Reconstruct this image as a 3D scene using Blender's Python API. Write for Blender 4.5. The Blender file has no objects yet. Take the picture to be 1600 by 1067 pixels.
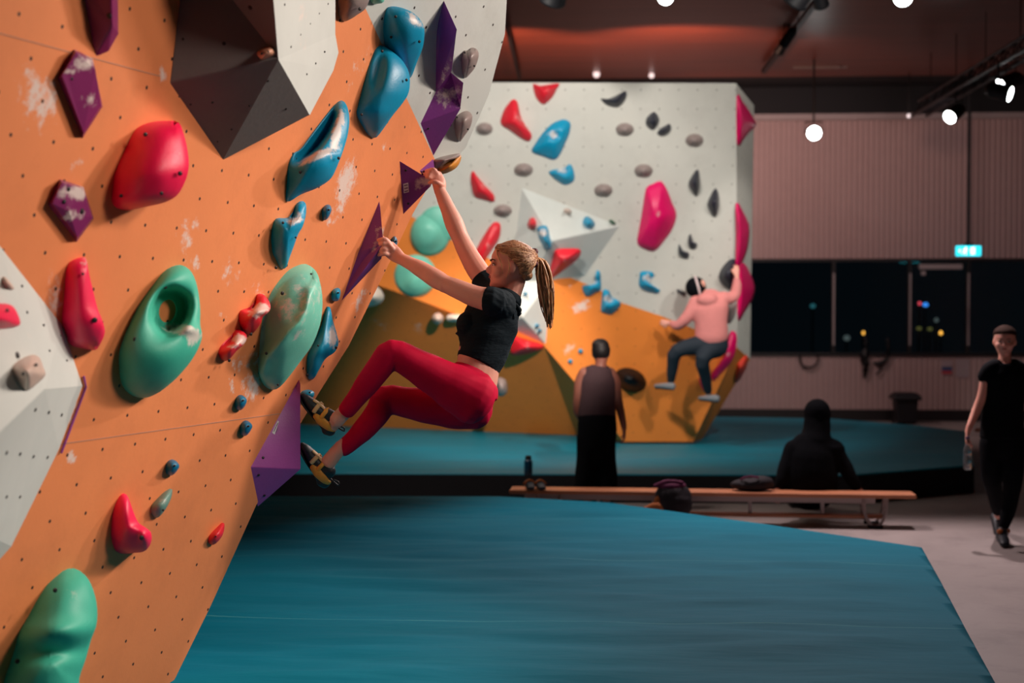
import bpy, bmesh, math, random
from mathutils import Vector, Matrix
random.seed(7)
S = bpy.context.scene
COL = S.collection
F = 2222.0                       # focal length in pixels of a 1600 px wide frame (50 mm)
CAM = Vector((0, 0, 1.87))
PITCH, YAW = math.radians(1.57), math.radians(3.42)

# ---------------------------------------------------------------- camera, exposure, world
cd = bpy.data.cameras.new('camera'); cam = bpy.data.objects.new('camera', cd); COL.objects.link(cam)
cam.location = CAM; cam.rotation_euler = (math.pi/2 - PITCH, 0, YAW)
cd.lens = 50; cd.sensor_width = 36; cd.clip_end = 200
cd.dof.use_dof = True; cd.dof.focus_distance = 6.45; cd.dof.aperture_fstop = 1.8
S.camera = cam
S.view_settings.view_transform = 'Standard'; S.view_settings.look = 'None'
S.view_settings.gamma = 1; S.view_settings.use_curve_mapping = False
S.view_settings.exposure = 0.0
W = bpy.data.worlds.new('night'); S.world = W; W.use_nodes = True
W.node_tree.nodes['Background'].inputs[0].default_value = (0.05, 0.09, 0.13, 1)
W.node_tree.nodes['Background'].inputs[1].default_value = 0.03

def light(name, typ, loc, target, power, color, size=0.2, angle=60, blend=.6):
    d = bpy.data.lights.new(name, typ); d.energy = power; d.color = color
    if typ == 'SPOT': d.shadow_soft_size = size; d.spot_size = math.radians(angle); d.spot_blend = blend
    if typ == 'AREA': d.size = size
    o = bpy.data.objects.new(name, d); COL.objects.link(o); o.location = loc
    o.rotation_euler = (Vector(target)-Vector(loc)).to_track_quat('-Z', 'Y').to_euler()
    return o
WARM = (1.0, .84, .74); NEUT = (1.0, .93, .86); PINK = (1, .8, .79)
# unseen key and fill spots, added high right for the near wall
light('hall_spot', 'SPOT', (4.3, 7.6, 4.8), (-.7, 6.7, 2.6), 950, WARM, .3, 50)
light('hall_spot', 'SPOT', (4.3, 6.4, 4.8), (-1.4, 5.6, 2.4), 420, WARM, .5, 56)
light('hall_spot', 'SPOT', (3.6, 3.5, 4.9), (-1.45, 4.7, 2.3), 760, WARM, .6, 38, .8)
light('hall_spot', 'SPOT', (3.3, 9.6, 4.9), (-.2, 6.5, 2.0), 620, WARM, .12, 24, .7)  # unseen rim spot added for the climber's hair and back
# spots over the far wall
light('hall_spot', 'SPOT', (2.6, 10.6, 5.0), (.6, 15.6, 2.4), 560, NEUT, .12, 62)
light('hall_spot', 'SPOT', (-1.2, 10.8, 5.0), (-.9, 15.6, 2.2), 620, NEUT, .12, 66)
light('hall_spot', 'SPOT', (-1.2, 17.2, 4.0), (-1.4, 19.0, 5.2), 150, (1, .55, .38), .1, 120)  # added uplights hidden behind the wall top, standing in for bounce on the ceiling
light('hall_spot', 'SPOT', (.8, 17.2, 4.0), (1.0, 19.0, 5.2), 150, (1, .55, .38), .1, 120)  # second added uplight, also hidden, for the same ceiling bounce
# unseen long throw, added to brighten the undercut of the far wall
light('hall_spot', 'SPOT', (1.7, 4.0, 4.9), (-1.5, 16.8, .6), 5200, WARM, .1, 14, .7)
light('hall_spot', 'SPOT', (4.3, 11.0, 4.6), (1.75, 15.6, 2.3), 420, NEUT, .12, 22, .6)  # unseen spot added to brighten the corner face of the far wall
# low wash along the far mat
light('hall_spot', 'SPOT', (-2.2, 12.2, 4.9), (-.6, 14.2, .3), 330, WARM, .3, 70)
# spots facing back into the hall
light('hall_spot', 'SPOT', (.62, 12.9, 4.5), (1.5, 9.0, 0), 620, PINK, .08, 80)
light('hall_spot', 'SPOT', (2.85, 12.9, 4.5), (3.1, 9.0, 0), 520, PINK, .08, 80)
light('hall_spot', 'SPOT', (4.35, 18.0, 4.2), (5.0, 23, 1.5), 85, (1, .72, .68), .2, 120)
light('hall_spot', 'SPOT', (1.2, 19.5, 4.6), (2.5, 23, 2.0), 170, (1, .72, .68), .2, 130)

# ---------------------------------------------------------------- projection helpers
MR = cam.rotation_euler.to_matrix()
def ray(px, py): return MR @ Vector(((px-800)/F, -(py-533.5)/F, -1))
def P(px, py, Z): return CAM + ray(px, py)*Z
def proj(p):
    c = MR.transposed() @ (p-CAM); return (800 + F*c.x/-c.z, 533.5 - F*c.y/-c.z)
class Plane:
    def __init__(s, a, b, c, face=None):
        s.o = a; n = (b-a).cross(c-a).normalized()
        if n.dot(CAM-a) < 0: n = -n
        s.n = n; s.u = (b-a).normalized(); s.w = n.cross(s.u)
    def at(s, px, py, h=0):
        r = ray(px, py); return CAM + r*((s.n.dot(s.o-CAM)+h)/s.n.dot(r))
    def uv(s, p): d = p-s.o; return (d.dot(s.u), d.dot(s.w))
def Zplane(z): return Plane(Vector((0, 5, z)), Vector((1, 5, z)), Vector((0, 6, z)))
def Yplane(y): return Plane(Vector((0, y, 0)), Vector((1, y, 0)), Vector((0, y, 1)))

# ---------------------------------------------------------------- materials
def lin(c):
    c = c/255; return c/12.92 if c <= .04045 else ((c+.055)/1.055)**2.4
def rgb(r, g, b): return (lin(r), lin(g), lin(b), 1)
class NT:
    def __init__(s, m): s.t = m.node_tree; s.n = s.t.nodes; s.l = s.t.links
    def new(s, t, **k):
        o = s.n.new(t)
        for a, b in k.items(): setattr(o, a, b)
        return o
    def math(s, op, a, b=None, c=None):
        o = s.new('ShaderNodeMath', operation=op)
        for i, v in enumerate((a, b, c)):
            if v is None: continue
            if hasattr(v, 'is_linked'): s.l.new(v, o.inputs[i])
            else: o.inputs[i].default_value = v
        return o.outputs[0]
    def vmath(s, op, a, b=None, scale=None):
        o = s.new('ShaderNodeVectorMath', operation=op)
        for i, v in enumerate((a, b)):
            if v is None: continue
            if hasattr(v, 'is_linked'): s.l.new(v, o.inputs[i])
            else: o.inputs[i].default_value = v
        if scale is not None:
            if hasattr(scale, 'is_linked'): s.l.new(scale, o.inputs['Scale'])
            else: o.inputs['Scale'].default_value = scale
        return o.outputs['Value'] if op in ('DOT_PRODUCT', 'LENGTH') else o.outputs[0]
    def mix(s, f, a, b):
        o = s.new('ShaderNodeMix', data_type='RGBA')
        for i, v in ((0, f), (6, a), (7, b)):
            if hasattr(v, 'is_linked'): s.l.new(v, o.inputs[i])
            else: o.inputs[i].default_value = v
        return o.outputs[2]
    def noise(s, vec, scale, detail=3, rough=.5):
        o = s.new('ShaderNodeTexNoise'); o.inputs['Scale'].default_value = scale
        o.inputs['Detail'].default_value = detail; o.inputs['Roughness'].default_value = rough
        if vec is not None: s.l.new(vec, o.inputs['Vector'])
        return o.outputs['Fac']
    def ramp(s, f, a, b):
        o = s.new('ShaderNodeMapRange'); s.l.new(f, o.inputs[0])
        o.inputs[1].default_value = a; o.inputs[2].default_value = b; return o.outputs[0]
MATS = {}
def mat(name, col, rough=.6, var=.0, vscale=6, bump=0, bscale=40, chalk=False, metal=0, stretch=None,
        coat=0, lattice=None, nutr=.006, nutc=(38, 26, 24), emit=None, sheen=0, sss=0, dirt=None, trans=0, wave=None, spec=None):
    m = bpy.data.materials.new(name); m.use_nodes = True; N = NT(m)
    b = N.n['Principled BSDF']; b.inputs['Roughness'].default_value = rough; b.inputs['Metallic'].default_value = metal
    b.inputs['Coat Weight'].default_value = coat; b.inputs['Sheen Weight'].default_value = sheen
    b.inputs['Transmission Weight'].default_value = trans
    if spec is not None: b.inputs['Specular IOR Level'].default_value = spec
    if sss: b.inputs['Subsurface Weight'].default_value = sss; b.inputs['Subsurface Scale'].default_value = .02
    tc = N.new('ShaderNodeTexCoord'); vec = tc.outputs['Object']
    if stretch:
        mp = N.new('ShaderNodeMapping'); mp.inputs['Scale'].default_value = stretch; N.l.new(vec, mp.inputs[0]); vec = mp.outputs[0]
    c = col
    nz = N.noise(vec, vscale, 5, .6)
    f = N.ramp(nz, .3, .7)
    dk = tuple(x*(1-var) for x in col[:3])+(1,); lt = tuple(min(1, x*(1+var)) for x in col[:3])+(1,)
    c = N.mix(f, dk, lt)
    if dirt:
        f2 = N.ramp(N.noise(vec, 2.3, 6, .7), .5, .8); c = N.mix(N.math('MULTIPLY', f2, dirt[1]), c, dirt[0])
    if wave:                                     # plank or board joints across an axis, spacing in metres
        ax, sp, jw, jc, off, vs = (tuple(wave)+(0, .45))[:6] if len(wave) == 4 else wave
        sx = N.new('ShaderNodeSeparateXYZ'); N.l.new(tc.outputs['Object'], sx.inputs[0])
        q = N.math('DIVIDE', N.math('SUBTRACT', sx.outputs[ax], off), sp); fr = N.math('FRACT', q); fl = N.math('FLOOR', q)
        wn = N.new('ShaderNodeTexWhiteNoise', noise_dimensions='1D'); N.l.new(fl, wn.inputs['W'])
        c = N.mix(N.math('MULTIPLY', wn.outputs[0], vs), c, tuple(x*.45 for x in col[:3])+(1,))
        c = N.mix(N.math('LESS_THAN', fr, jw), c, jc)
    if chalk:
        at = N.new('ShaderNodeAttribute', attribute_name='chalk')
        n1 = N.noise(tc.outputs['Object'], 22, 6, .72)
        v = N.math('ADD', at.outputs['Fac'], N.math('MULTIPLY', N.math('SUBTRACT', n1, .5), 1.7))
        k = N.math('MULTIPLY', N.ramp(v, .34, .66), N.ramp(at.outputs['Fac'], .03, .3))
        c = N.mix(N.math('MULTIPLY', k, .85), c, rgb(228, 214, 205))
    if lattice:
        A, B, O = lattice
        uv = N.new('ShaderNodeUVMap').outputs[0]
        q = N.vmath('SUBTRACT', uv, (O[0], O[1], 0))
        det = A[0]*B[1]-A[1]*B[0]
        i = N.vmath('DOT_PRODUCT', q, (B[1]/det, -B[0]/det, 0)); j = N.vmath('DOT_PRODUCT', q, (-A[1]/det, A[0]/det, 0))
        fi = N.math('SUBTRACT', N.math('FRACT', N.math('ADD', i, .5)), .5); fj = N.math('SUBTRACT', N.math('FRACT', N.math('ADD', j, .5)), .5)
        dv = N.vmath('ADD', N.vmath('SCALE', (A[0], A[1], 0), None, fi), N.vmath('SCALE', (B[0], B[1], 0), None, fj))
        dd = N.vmath('LENGTH', dv)
        c = N.mix(N.math('LESS_THAN', dd, nutr), c, rgb(*nutc))
    N.l.new(c, b.inputs['Base Color'])
    if bump:
        bp = N.new('ShaderNodeBump'); bp.inputs['Strength'].default_value = bump; bp.inputs['Distance'].default_value = .02
        N.l.new(N.noise(vec, bscale, 4, .55), bp.inputs['Height']); N.l.new(bp.outputs[0], b.inputs['Normal'])
    if emit:
        b.inputs['Emission Color'].default_value = emit[0]; b.inputs['Emission Strength'].default_value = emit[1]
    MATS[name] = m; return m
hold_kw = dict(rough=.42, var=.06, vscale=8, bump=.06, bscale=120, chalk=True)
mat('pink', rgb(255, 20, 82), **{**hold_kw, 'rough': .45}); mat('magenta', rgb(238, 8, 104), **hold_kw)
mat('red', rgb(226, 34, 52), **hold_kw); mat('blue', rgb(0, 152, 194), **hold_kw); mat('dark_blue', rgb(6, 108, 146), **hold_kw)
mat('teal', rgb(62, 186, 158), **{**hold_kw, 'rough': .55}); mat('mint', rgb(118, 206, 182), **hold_kw)
mat('grey_teal', rgb(110, 150, 138), **hold_kw)
mat('purple', rgb(132, 58, 142), **hold_kw); mat('plum', rgb(126, 28, 92), **hold_kw)
mat('violet', rgb(166, 74, 162), **hold_kw)
mat('stone', rgb(150, 134, 130), **{**hold_kw, 'chalk': False}); mat('black_hold', rgb(44, 46, 58), **{**hold_kw, 'chalk': False, 'rough': .35})
mat('gloss_black', rgb(10, 12, 16), rough=.42, spec=.25)
mat('beige', rgb(214, 190, 176), **hold_kw); mat('wood_hold', rgb(196, 140, 112), **hold_kw)
mat('ochre', rgb(216, 140, 40), **hold_kw); mat('orange_red', rgb(240, 70, 50), **hold_kw)
mat('cream', rgb(232, 222, 210), **hold_kw); mat('green', rgb(20, 90, 60), **hold_kw)
mat('hole', rgb(26, 20, 22), .5); mat('bolt', rgb(150, 150, 150), .3, metal=1)
mat('white_label', rgb(226, 222, 226), .5); mat('label_ink', rgb(96, 70, 104), .6)
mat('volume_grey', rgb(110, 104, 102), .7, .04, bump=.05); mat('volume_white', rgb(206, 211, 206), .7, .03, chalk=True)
mat('mat_blue', rgb(0, 122, 148), .75, .08, 1.2, dirt=(rgb(12, 136, 152), .25), spec=.08, wave=(1, 1.67, .008, rgb(60, 150, 166), .37, 0), stretch=(.5, 2.4, 1), bump=.9, bscale=1.4)
mat('mat_blue_sheen', rgb(0, 124, 148), .5, .08, 1.2, dirt=(rgb(50, 150, 162), .3), spec=.3, stretch=(.5, 2.0, 1), bump=.9, bscale=1.2)
mat('mat_seam', rgb(40, 138, 160), .6)
mat('mat_dark', rgb(24, 28, 36), .7)
mat('concrete', rgb(150, 140, 138), .6, .10, 1.5, bump=.05, bscale=30, dirt=(rgb(96, 88, 88), .6))
mat('ribbed', rgb(186, 160, 158), .6, .03); mat('void', rgb(26, 28, 32), .8)
mat('ceiling_wood', rgb(140, 62, 40), .38, .25, 3, stretch=(.3, 6, 1), wave=(1, .22, .035, rgb(40, 18, 14)))
mat('wood', rgb(196, 128, 92), .4, .15, 6, stretch=(.4, 6, 6)); mat('rail_grey', rgb(174, 162, 162), .5)
mat('black_metal', rgb(20, 20, 24), .5); mat('rubber', rgb(18, 18, 20), .7); mat('dark_frame', rgb(30, 26, 28), .5)
mat('skin', rgb(242, 172, 152), .5, .05, 14, sss=.15, bump=.03, bscale=60); mat('skin_dark', rgb(150, 92, 76), .5, .04)
mat('shirt', rgb(20, 33, 41), .85, .1, 8, bump=.6, bscale=7, spec=.2, stretch=(1, 1, 3.2))
mat('leggings', rgb(206, 2, 58), .75, .05, 8, bump=.10, bscale=14, spec=.15)
mat('hair', rgb(170, 118, 82), .45, .3, 26, bump=.6, bscale=60); mat('hair_light', rgb(224, 176, 130), .42, .2, 40)
mat('hair_dark', rgb(58, 36, 28), .85, .2, 30, spec=.15); mat('hair_black', rgb(18, 15, 16), .6)
mat('shoe_black', rgb(30, 38, 46), .5, .1, 20, bump=.1); mat('shoe_orange', rgb(232, 160, 60), .55, .08, 30); mat('shoe_cream', rgb(222, 184, 132), .6, .05)
mat('lip', rgb(190, 84, 80), .4); mat('eye_white', rgb(220, 214, 206), .3); mat('iris', rgb(50, 40, 34), .2); mat('brow', rgb(104, 62, 46), .8)
mat('scrunchie', rgb(104, 52, 62), .7, .3, 60, bump=.4); mat('nail', rgb(70, 20, 30), .3)
mat('hoodie_pink', rgb(230, 142, 138), .85, .05, 6, bump=.5, bscale=8); mat('trouser_navy', rgb(30, 42, 54), .8)
mat('tank', rgb(70, 48, 53), .85, .05, 6, bump=.3, bscale=8); mat('black_cloth', rgb(13, 15, 20), .9, .1, bump=.3, bscale=8, spec=.1)
mat('grey_shoe', rgb(130, 134, 140), .6); mat('headband', rgb(230, 206, 206), .6)
mat('bag_black', rgb(26, 20, 30), .8, bump=.5, bscale=12); mat('bag_plum', rgb(104, 34, 76), .8); mat('bag_brown', rgb(176, 96, 42), .8)
mat('bottle_blue', rgb(6, 60, 90), .3); mat('bin_plastic', rgb(24, 25, 32), .5)
mat('paper', rgb(176, 160, 166), .8); mat('paper_blue', rgb(58, 84, 130), .8); mat('paper_red', rgb(186, 70, 80), .8)
mat('lens', rgb(255, 255, 255), .3, emit=((.95, 1, .98, 1), 14)); mat('lens_dim', rgb(255, 240, 240), .3, emit=((1, .85, .85, 1), .9))
mat('exit_green', rgb(40, 190, 200), .4, emit=((.02, .62, .74, 1), 2.0)); mat('exit_white', rgb(240, 255, 255), .4, emit=((.6, 1, 1, 1), 2.6))
mat('clear_plastic', rgb(220, 230, 235), .08, trans=.9)
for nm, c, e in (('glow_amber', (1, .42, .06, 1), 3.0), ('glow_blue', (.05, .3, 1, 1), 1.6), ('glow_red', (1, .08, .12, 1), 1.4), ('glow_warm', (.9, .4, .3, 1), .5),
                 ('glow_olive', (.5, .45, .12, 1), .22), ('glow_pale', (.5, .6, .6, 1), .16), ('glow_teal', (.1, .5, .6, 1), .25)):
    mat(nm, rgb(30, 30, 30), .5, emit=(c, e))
gm = bpy.data.materials.new('window_glass'); gm.use_nodes = True; N_ = NT(gm); N_.n.remove(N_.n['Principled BSDF'])
tr = N_.new('ShaderNodeBsdfTransparent'); tr.inputs[0].default_value = (.82, .88, .88, 1); gl = N_.new('ShaderNodeBsdfGlossy'); gl.inputs['Roughness'].default_value = .03
fr_ = N_.new('ShaderNodeFresnel'); mx = N_.new('ShaderNodeMixShader')
N_.l.new(fr_.outputs[0], mx.inputs[0]); N_.l.new(tr.outputs[0], mx.inputs[1]); N_.l.new(gl.outputs[0], mx.inputs[2]); N_.l.new(mx.outputs[0], N_.n['Material Output'].inputs[0])
MATS['window_glass'] = gm

# ---------------------------------------------------------------- object helpers
WLOC = {}
def link(o, parent, w):
    COL.objects.link(o); WLOC[o] = w
    if parent is not None: o.parent = parent; o.location = w - WLOC[parent]
    else: o.location = w
def tag(o, label=None, cat=None, group=None, kind=None):
    if label: o['label'] = label
    if cat: o['category'] = cat
    if group: o['group'] = group
    if kind: o['kind'] = kind
    return o
def mesh(name, verts, faces, m, parent=None, smooth=True, chalk=None, uvs=None, origin=None, bevel=0, sub=0):
    verts = [Vector(v) for v in verts]
    if origin is None:
        origin = sum(verts, Vector())/len(verts)
    me = bpy.data.meshes.new(name); me.from_pydata([v-origin for v in verts], [], faces); me.validate()
    bm = bmesh.new(); bm.from_mesh(me)
    bmesh.ops.recalc_face_normals(bm, faces=bm.faces); bm.to_mesh(me); bm.free()
    if smooth:
        for p in me.polygons: p.use_smooth = True
    me.materials.append(MATS[m])
    if chalk is not None:
        a = me.attributes.new('chalk', 'FLOAT', 'POINT')
        for i, v in enumerate(chalk): a.data[i].value = v
    if uvs is not None:
        ul = me.uv_layers.new(name='UVMap')
        for lp in me.loops: ul.data[lp.index].uv = uvs[lp.vertex_index]
    o = bpy.data.objects.new(name, me); link(o, parent, origin)
    if bevel:
        b = o.modifiers.new('bevel', 'BEVEL'); b.width = bevel; b.segments = 2; b.limit_method = 'ANGLE'
    if sub:
        b = o.modifiers.new('sub', 'SUBSURF'); b.levels = sub; b.render_levels = sub
    return o
def empty(name, w, label, cat, group=None):
    o = bpy.data.objects.new(name, None); o.empty_display_size = .1; link(o, None, Vector(w)); return tag(o, label, cat, group)
class Geo:
    def __init__(s): s.v = []; s.f = []
    def add(s, v, f): b = len(s.v); s.v += [Vector(x) for x in v]; s.f += [[i+b for i in q] for q in f]; return s
    def box(s, c, d, ax=None):
        c = Vector(c); X, Y, Z = ax if ax else (Vector((1, 0, 0)), Vector((0, 1, 0)), Vector((0, 0, 1)))
        v = [c + X*(d[0]/2*i) + Y*(d[1]/2*j) + Z*(d[2]/2*k) for i in (-1, 1) for j in (-1, 1) for k in (-1, 1)]
        return s.add(v, [(0, 1, 3, 2), (4, 6, 7, 5), (0, 4, 5, 1), (2, 3, 7, 6), (0, 2, 6, 4), (1, 5, 7, 3)])
    def tube(s, pts, rad, side=(0, 0, 1), n=14, sub=3, cap=True, ck=1.0):
        pts = [Vector(p) for p in pts]; rad = [(r, r) if not hasattr(r, '__len__') else tuple(r) for r in rad]
        if len(rad) == 1: rad = rad*len(pts)
        if sub > 1 and len(pts) > 2:
            q, r2 = [], []
            for i in range(len(pts)-1):
                p0, p1, p2, p3 = pts[max(i-1, 0)], pts[i], pts[i+1], pts[min(i+2, len(pts)-1)]
                for k in range(sub):
                    t = k/sub
                    q.append(.5*((2*p1)+(p2-p0)*t+(2*p0-5*p1+4*p2-p3)*t*t+(3*p1-p0-3*p2+p3)*t**3))
                    e = t*t*(3-2*t); r2.append(tuple(rad[i][a]*(1-e)+rad[i+1][a]*e for a in (0, 1)))
            q.append(pts[-1]); r2.append(rad[-1]); pts, rad = q, r2
        m = len(pts); rings = []; S_ = Vector(side)
        for i in range(m):
            t = (pts[min(i+1, m-1)]-pts[max(i-1, 0)]).normalized()
            a = (S_ - t*S_.dot(t))
            if a.length < 1e-3: a = t.orthogonal()
            a.normalize(); b = t.cross(a); rings.append((pts[i], t, a, b, rad[i]))
        if cap:
            p, t, a, b, r = rings[0]; pre = [(p - t*ck*min(r)*math.sin(x), t, a, b, (r[0]*math.cos(x), r[1]*math.cos(x))) for x in (1.35, .95, .5)]
            p, t, a, b, r = rings[-1]; post = [(p + t*ck*min(r)*math.sin(x), t, a, b, (r[0]*math.cos(x), r[1]*math.cos(x))) for x in (.5, .95, 1.35)]
            rings = pre+rings+post
        v = []; f = []
        for (p, t, a, b, r) in rings:
            for k in range(n):
                th = 2*math.pi*k/n; v.append(p+a*(r[0]*math.cos(th))+b*(r[1]*math.sin(th)))
        for i in range(len(rings)-1):
            for k in range(n):
                f.append((i*n+k, i*n+(k+1) % n, (i+1)*n+(k+1) % n, (i+1)*n+k))
        f.append(tuple(range(n-1, -1, -1))); f.append(tuple((len(rings)-1)*n+k for k in range(n)))
        return s.add(v, f)
    def ell(s, c, r, ax=None, n=16):
        c = Vector(c); X, Y, Z = ax if ax else (Vector((1, 0, 0)), Vector((0, 1, 0)), Vector((0, 0, 1)))
        if not hasattr(r, '__len__'): r = (r, r, r)
        v = []; f = []; m = n//2
        for i in range(1, m):
            ph = math.pi*i/m
            for k in range(n):
                th = 2*math.pi*k/n
                v.append(c+X*(r[0]*math.sin(ph)*math.cos(th))+Y*(r[1]*math.sin(ph)*math.sin(th))+Z*(r[2]*math.cos(ph)))
        for i in range(m-2):
            for k in range(n): f.append((i*n+k, i*n+(k+1) % n, (i+1)*n+(k+1) % n, (i+1)*n+k))
        v.append(c+Z*r[2]); v.append(c-Z*r[2]); a, b = len(v)-2, len(v)-1
        for k in range(n):
            f.append((a, (k+1) % n, k)); f.append((b, (m-2)*n+k, (m-2)*n+(k+1) % n))
        return s.add(v, f)
    def lathe(s, c, prof, ax=(0, 0, 1), n=24):
        c = Vector(c); A = Vector(ax).normalized(); X = A.orthogonal().normalized(); Y = A.cross(X); v = []; f = []
        for (r, z) in prof:
            for k in range(n):
                th = 2*math.pi*k/n; v.append(c+A*z+X*(r*math.cos(th))+Y*(r*math.sin(th)))
        for i in range(len(prof)-1):
            for k in range(n): f.append((i*n+k, i*n+(k+1) % n, (i+1)*n+(k+1) % n, (i+1)*n+k))
        f.append(tuple(range(n))); f.append(tuple((len(prof)-1)*n+k for k in range(n)))
        return s.add(v, f)
    def build(s, name, m, parent=None, smooth=True, voxel=0, smo=0, bevel=0, origin=None):
        o = mesh(name, s.v, s.f, m, parent, smooth, bevel=bevel, origin=origin)
        if voxel:
            r = o.modifiers.new('remesh', 'REMESH'); r.mode = 'VOXEL'; r.voxel_size = voxel; r.use_smooth_shade = True
        if smo:
            r = o.modifiers.new('smooth', 'SMOOTH'); r.factor = .5; r.iterations = smo
        return o

def catmull(pts, n):
    m = len(pts); q = []; per = 12
    for i in range(m):
        p0, p1, p2, p3 = [pts[(i+k) % m] for k in (-1, 0, 1, 2)]
        for k in range(per):
            t = k/per
            q.append(tuple(.5*(2*p1[a]+(p2[a]-p0[a])*t+(2*p0[a]-5*p1[a]+4*p2[a]-p3[a])*t*t+(3*p1[a]-p0[a]-3*p2[a]+p3[a])*t**3) for a in (0, 1)))
    # resample by length
    L = [0]
    for i in range(len(q)): a, b = q[i], q[(i+1) % len(q)]; L.append(L[-1]+math.hypot(a[0]-b[0], a[1]-b[1]))
    out = []; j = 0
    for k in range(n):
        d = L[-1]*k/n
        while L[j+1] < d: j += 1
        t = (d-L[j])/max(1e-9, L[j+1]-L[j]); a, b = q[j], q[(j+1) % len(q)]
        out.append((a[0]+(b[0]-a[0])*t, a[1]+(b[1]-a[1])*t))
    return out
def ellipse(cx, cy, a, b, rot=0, n=14):
    r = math.radians(rot)
    return [(cx+a*math.cos(t)*math.cos(r)-b*math.sin(t)*math.sin(r), cy+a*math.cos(t)*math.sin(r)+b*math.sin(t)*math.cos(r)) for t in [2*math.pi*k/n for k in range(n)]]
def chalkval(x, y, spots):
    v = 0
    for sp in spots:
        cx, cy, rx, ry, st = sp[:5]; an = math.radians(sp[5]) if len(sp) > 5 else 0
        dx, dy = x-cx, y-cy; a = dx*math.cos(an)+dy*math.sin(an); b = -dx*math.sin(an)+dy*math.cos(an)
        v = max(v, st*math.exp(-((a/rx)**2+(b/ry)**2)))
    return v

def hole_part(parent, plane_pt, n, r=.008, m='hole'):
    r *= .74
    g = Geo(); g.lathe(plane_pt - n*.004, [(r*.6, 0), (r, .004), (r, .0065), (r*.8, .0075)], n, 12)
    return g.build('bolt_hole', m, parent)

def blob(name, label, cat, outline, pl, m, k=.55, dome=.02, mexp=1.6, extra=None, chalk=(), holes=(), group=None,
         n=56, nr=11, inner=None, base=.006, cen=None, parent=None):
    """A moulded hold: its outline lies over the wall plane, its height grows towards the side that stands off the wall."""
    pts = catmull(outline, n)
    cx = sum(p[0] for p in pts)/n; cy = sum(p[1] for p in pts)/n
    if cen: cx, cy = cen
    a = proj(pl.at(cx, cy)+pl.n*.1); shx = (a[0]-cx)*10
    def ext(y):
        xs = []
        for i in range(n):
            p, q = pts[i], pts[(i+1) % n]
            if (p[1]-y)*(q[1]-y) <= 0 and p[1] != q[1]:
                xs.append(p[0]+(q[0]-p[0])*(y-p[1])/(q[1]-p[1]))
        return (min(xs), max(xs)) if xs else None
    def H(x, y, t):
        h = base
        if k and abs(shx) > 60:
            e = ext(y)
            if e and e[1]-e[0] > .5:
                s = min(1, max(0, (x-e[0])/(e[1]-e[0]))); h += min(.3, k*(e[1]-e[0])*(1-(1-s)**mexp)/abs(shx))
        h += dome*(1-(1-t)**2.2)
        if extra: h += extra(x, y, t)
        return max(h, .002)
    V = []; Fc = []; C = []
    inn = None
    if inner:
        inn = catmull(inner, n)
        # align starting angle
        def ang(p, c): return math.atan2(p[1]-c[1], p[0]-c[0])
        ic = (sum(p[0] for p in inn)/n, sum(p[1] for p in inn)/n)
        best = min(range(n), key=lambda s_: abs(math.remainder(ang(inn[s_], ic)-ang(pts[0], ic), 2*math.pi)))
        inn = inn[best:]+inn[:best]
        sgn = lambda q: sum(q[i][0]*q[(i+1) % n][1]-q[(i+1) % n][0]*q[i][1] for i in range(n))
        if sgn(inn)*sgn(pts) < 0: inn = [inn[0]]+inn[1:][::-1]
    # footprint ring
    for p in pts:
        w = pl.at(p[0], p[1], H(p[0], p[1], 0)); d = (w-pl.o).dot(pl.n); w = w-pl.n*(d+.004)
        if k: w = w.lerp(pl.at(p[0], p[1])-pl.n*.004, .68)
        V.append(w); C.append(0)
    for r in range(nr):
        t = 1-(1-r/(nr-1))**1.0; t2 = t**.8 if not inner else t
        for i, p in enumerate(pts):
            tgt = inn[i] if inn else (cx, cy)
            if not inner and r == nr-1: continue
            x = p[0]+(tgt[0]-p[0])*t2; y = p[1]+(tgt[1]-p[1])*t2
            V.append(pl.at(x, y, H(x, y, t if not inner else min(t, 1-t)*2))); C.append(chalkval(x, y, chalk))
    rows = nr if inner else nr-1
    for r in range(rows):
        for i in range(n): Fc.append((r*n+i, r*n+(i+1) % n, (r+1)*n+(i+1) % n, (r+1)*n+i))
    if inner:
        b = len(V)
        for p in inn:
            w = V[(nr)*n + inn.index(p)]; d = (w-pl.o).dot(pl.n); V.append(w-pl.n*(d+.004)); C.append(0)
        for i in range(n): Fc.append((nr*n+i, nr*n+(i+1) % n, b+(i+1) % n, b+i))
    else:
        V.append(pl.at(cx, cy, H(cx, cy, 1))); C.append(chalkval(cx, cy, chalk)); c = len(V)-1
        for i in range(n): Fc.append((rows*n+i, rows*n+(i+1) % n, c))
    fp = V[:n]; org = sum(fp, Vector())/n
    o = mesh(name, V, Fc, m, parent, chalk=C, origin=org)
    if label: tag(o, label, cat, group)
    for q in holes:
        hh = H(q[0], q[1], .6); w = pl.at(q[0], q[1], hh+.001)
        hole_part(o, w, (pl.n*.8+(CAM-w).normalized()*.6).normalized(), q[2] if len(q) > 2 else .009)
    return o

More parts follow.
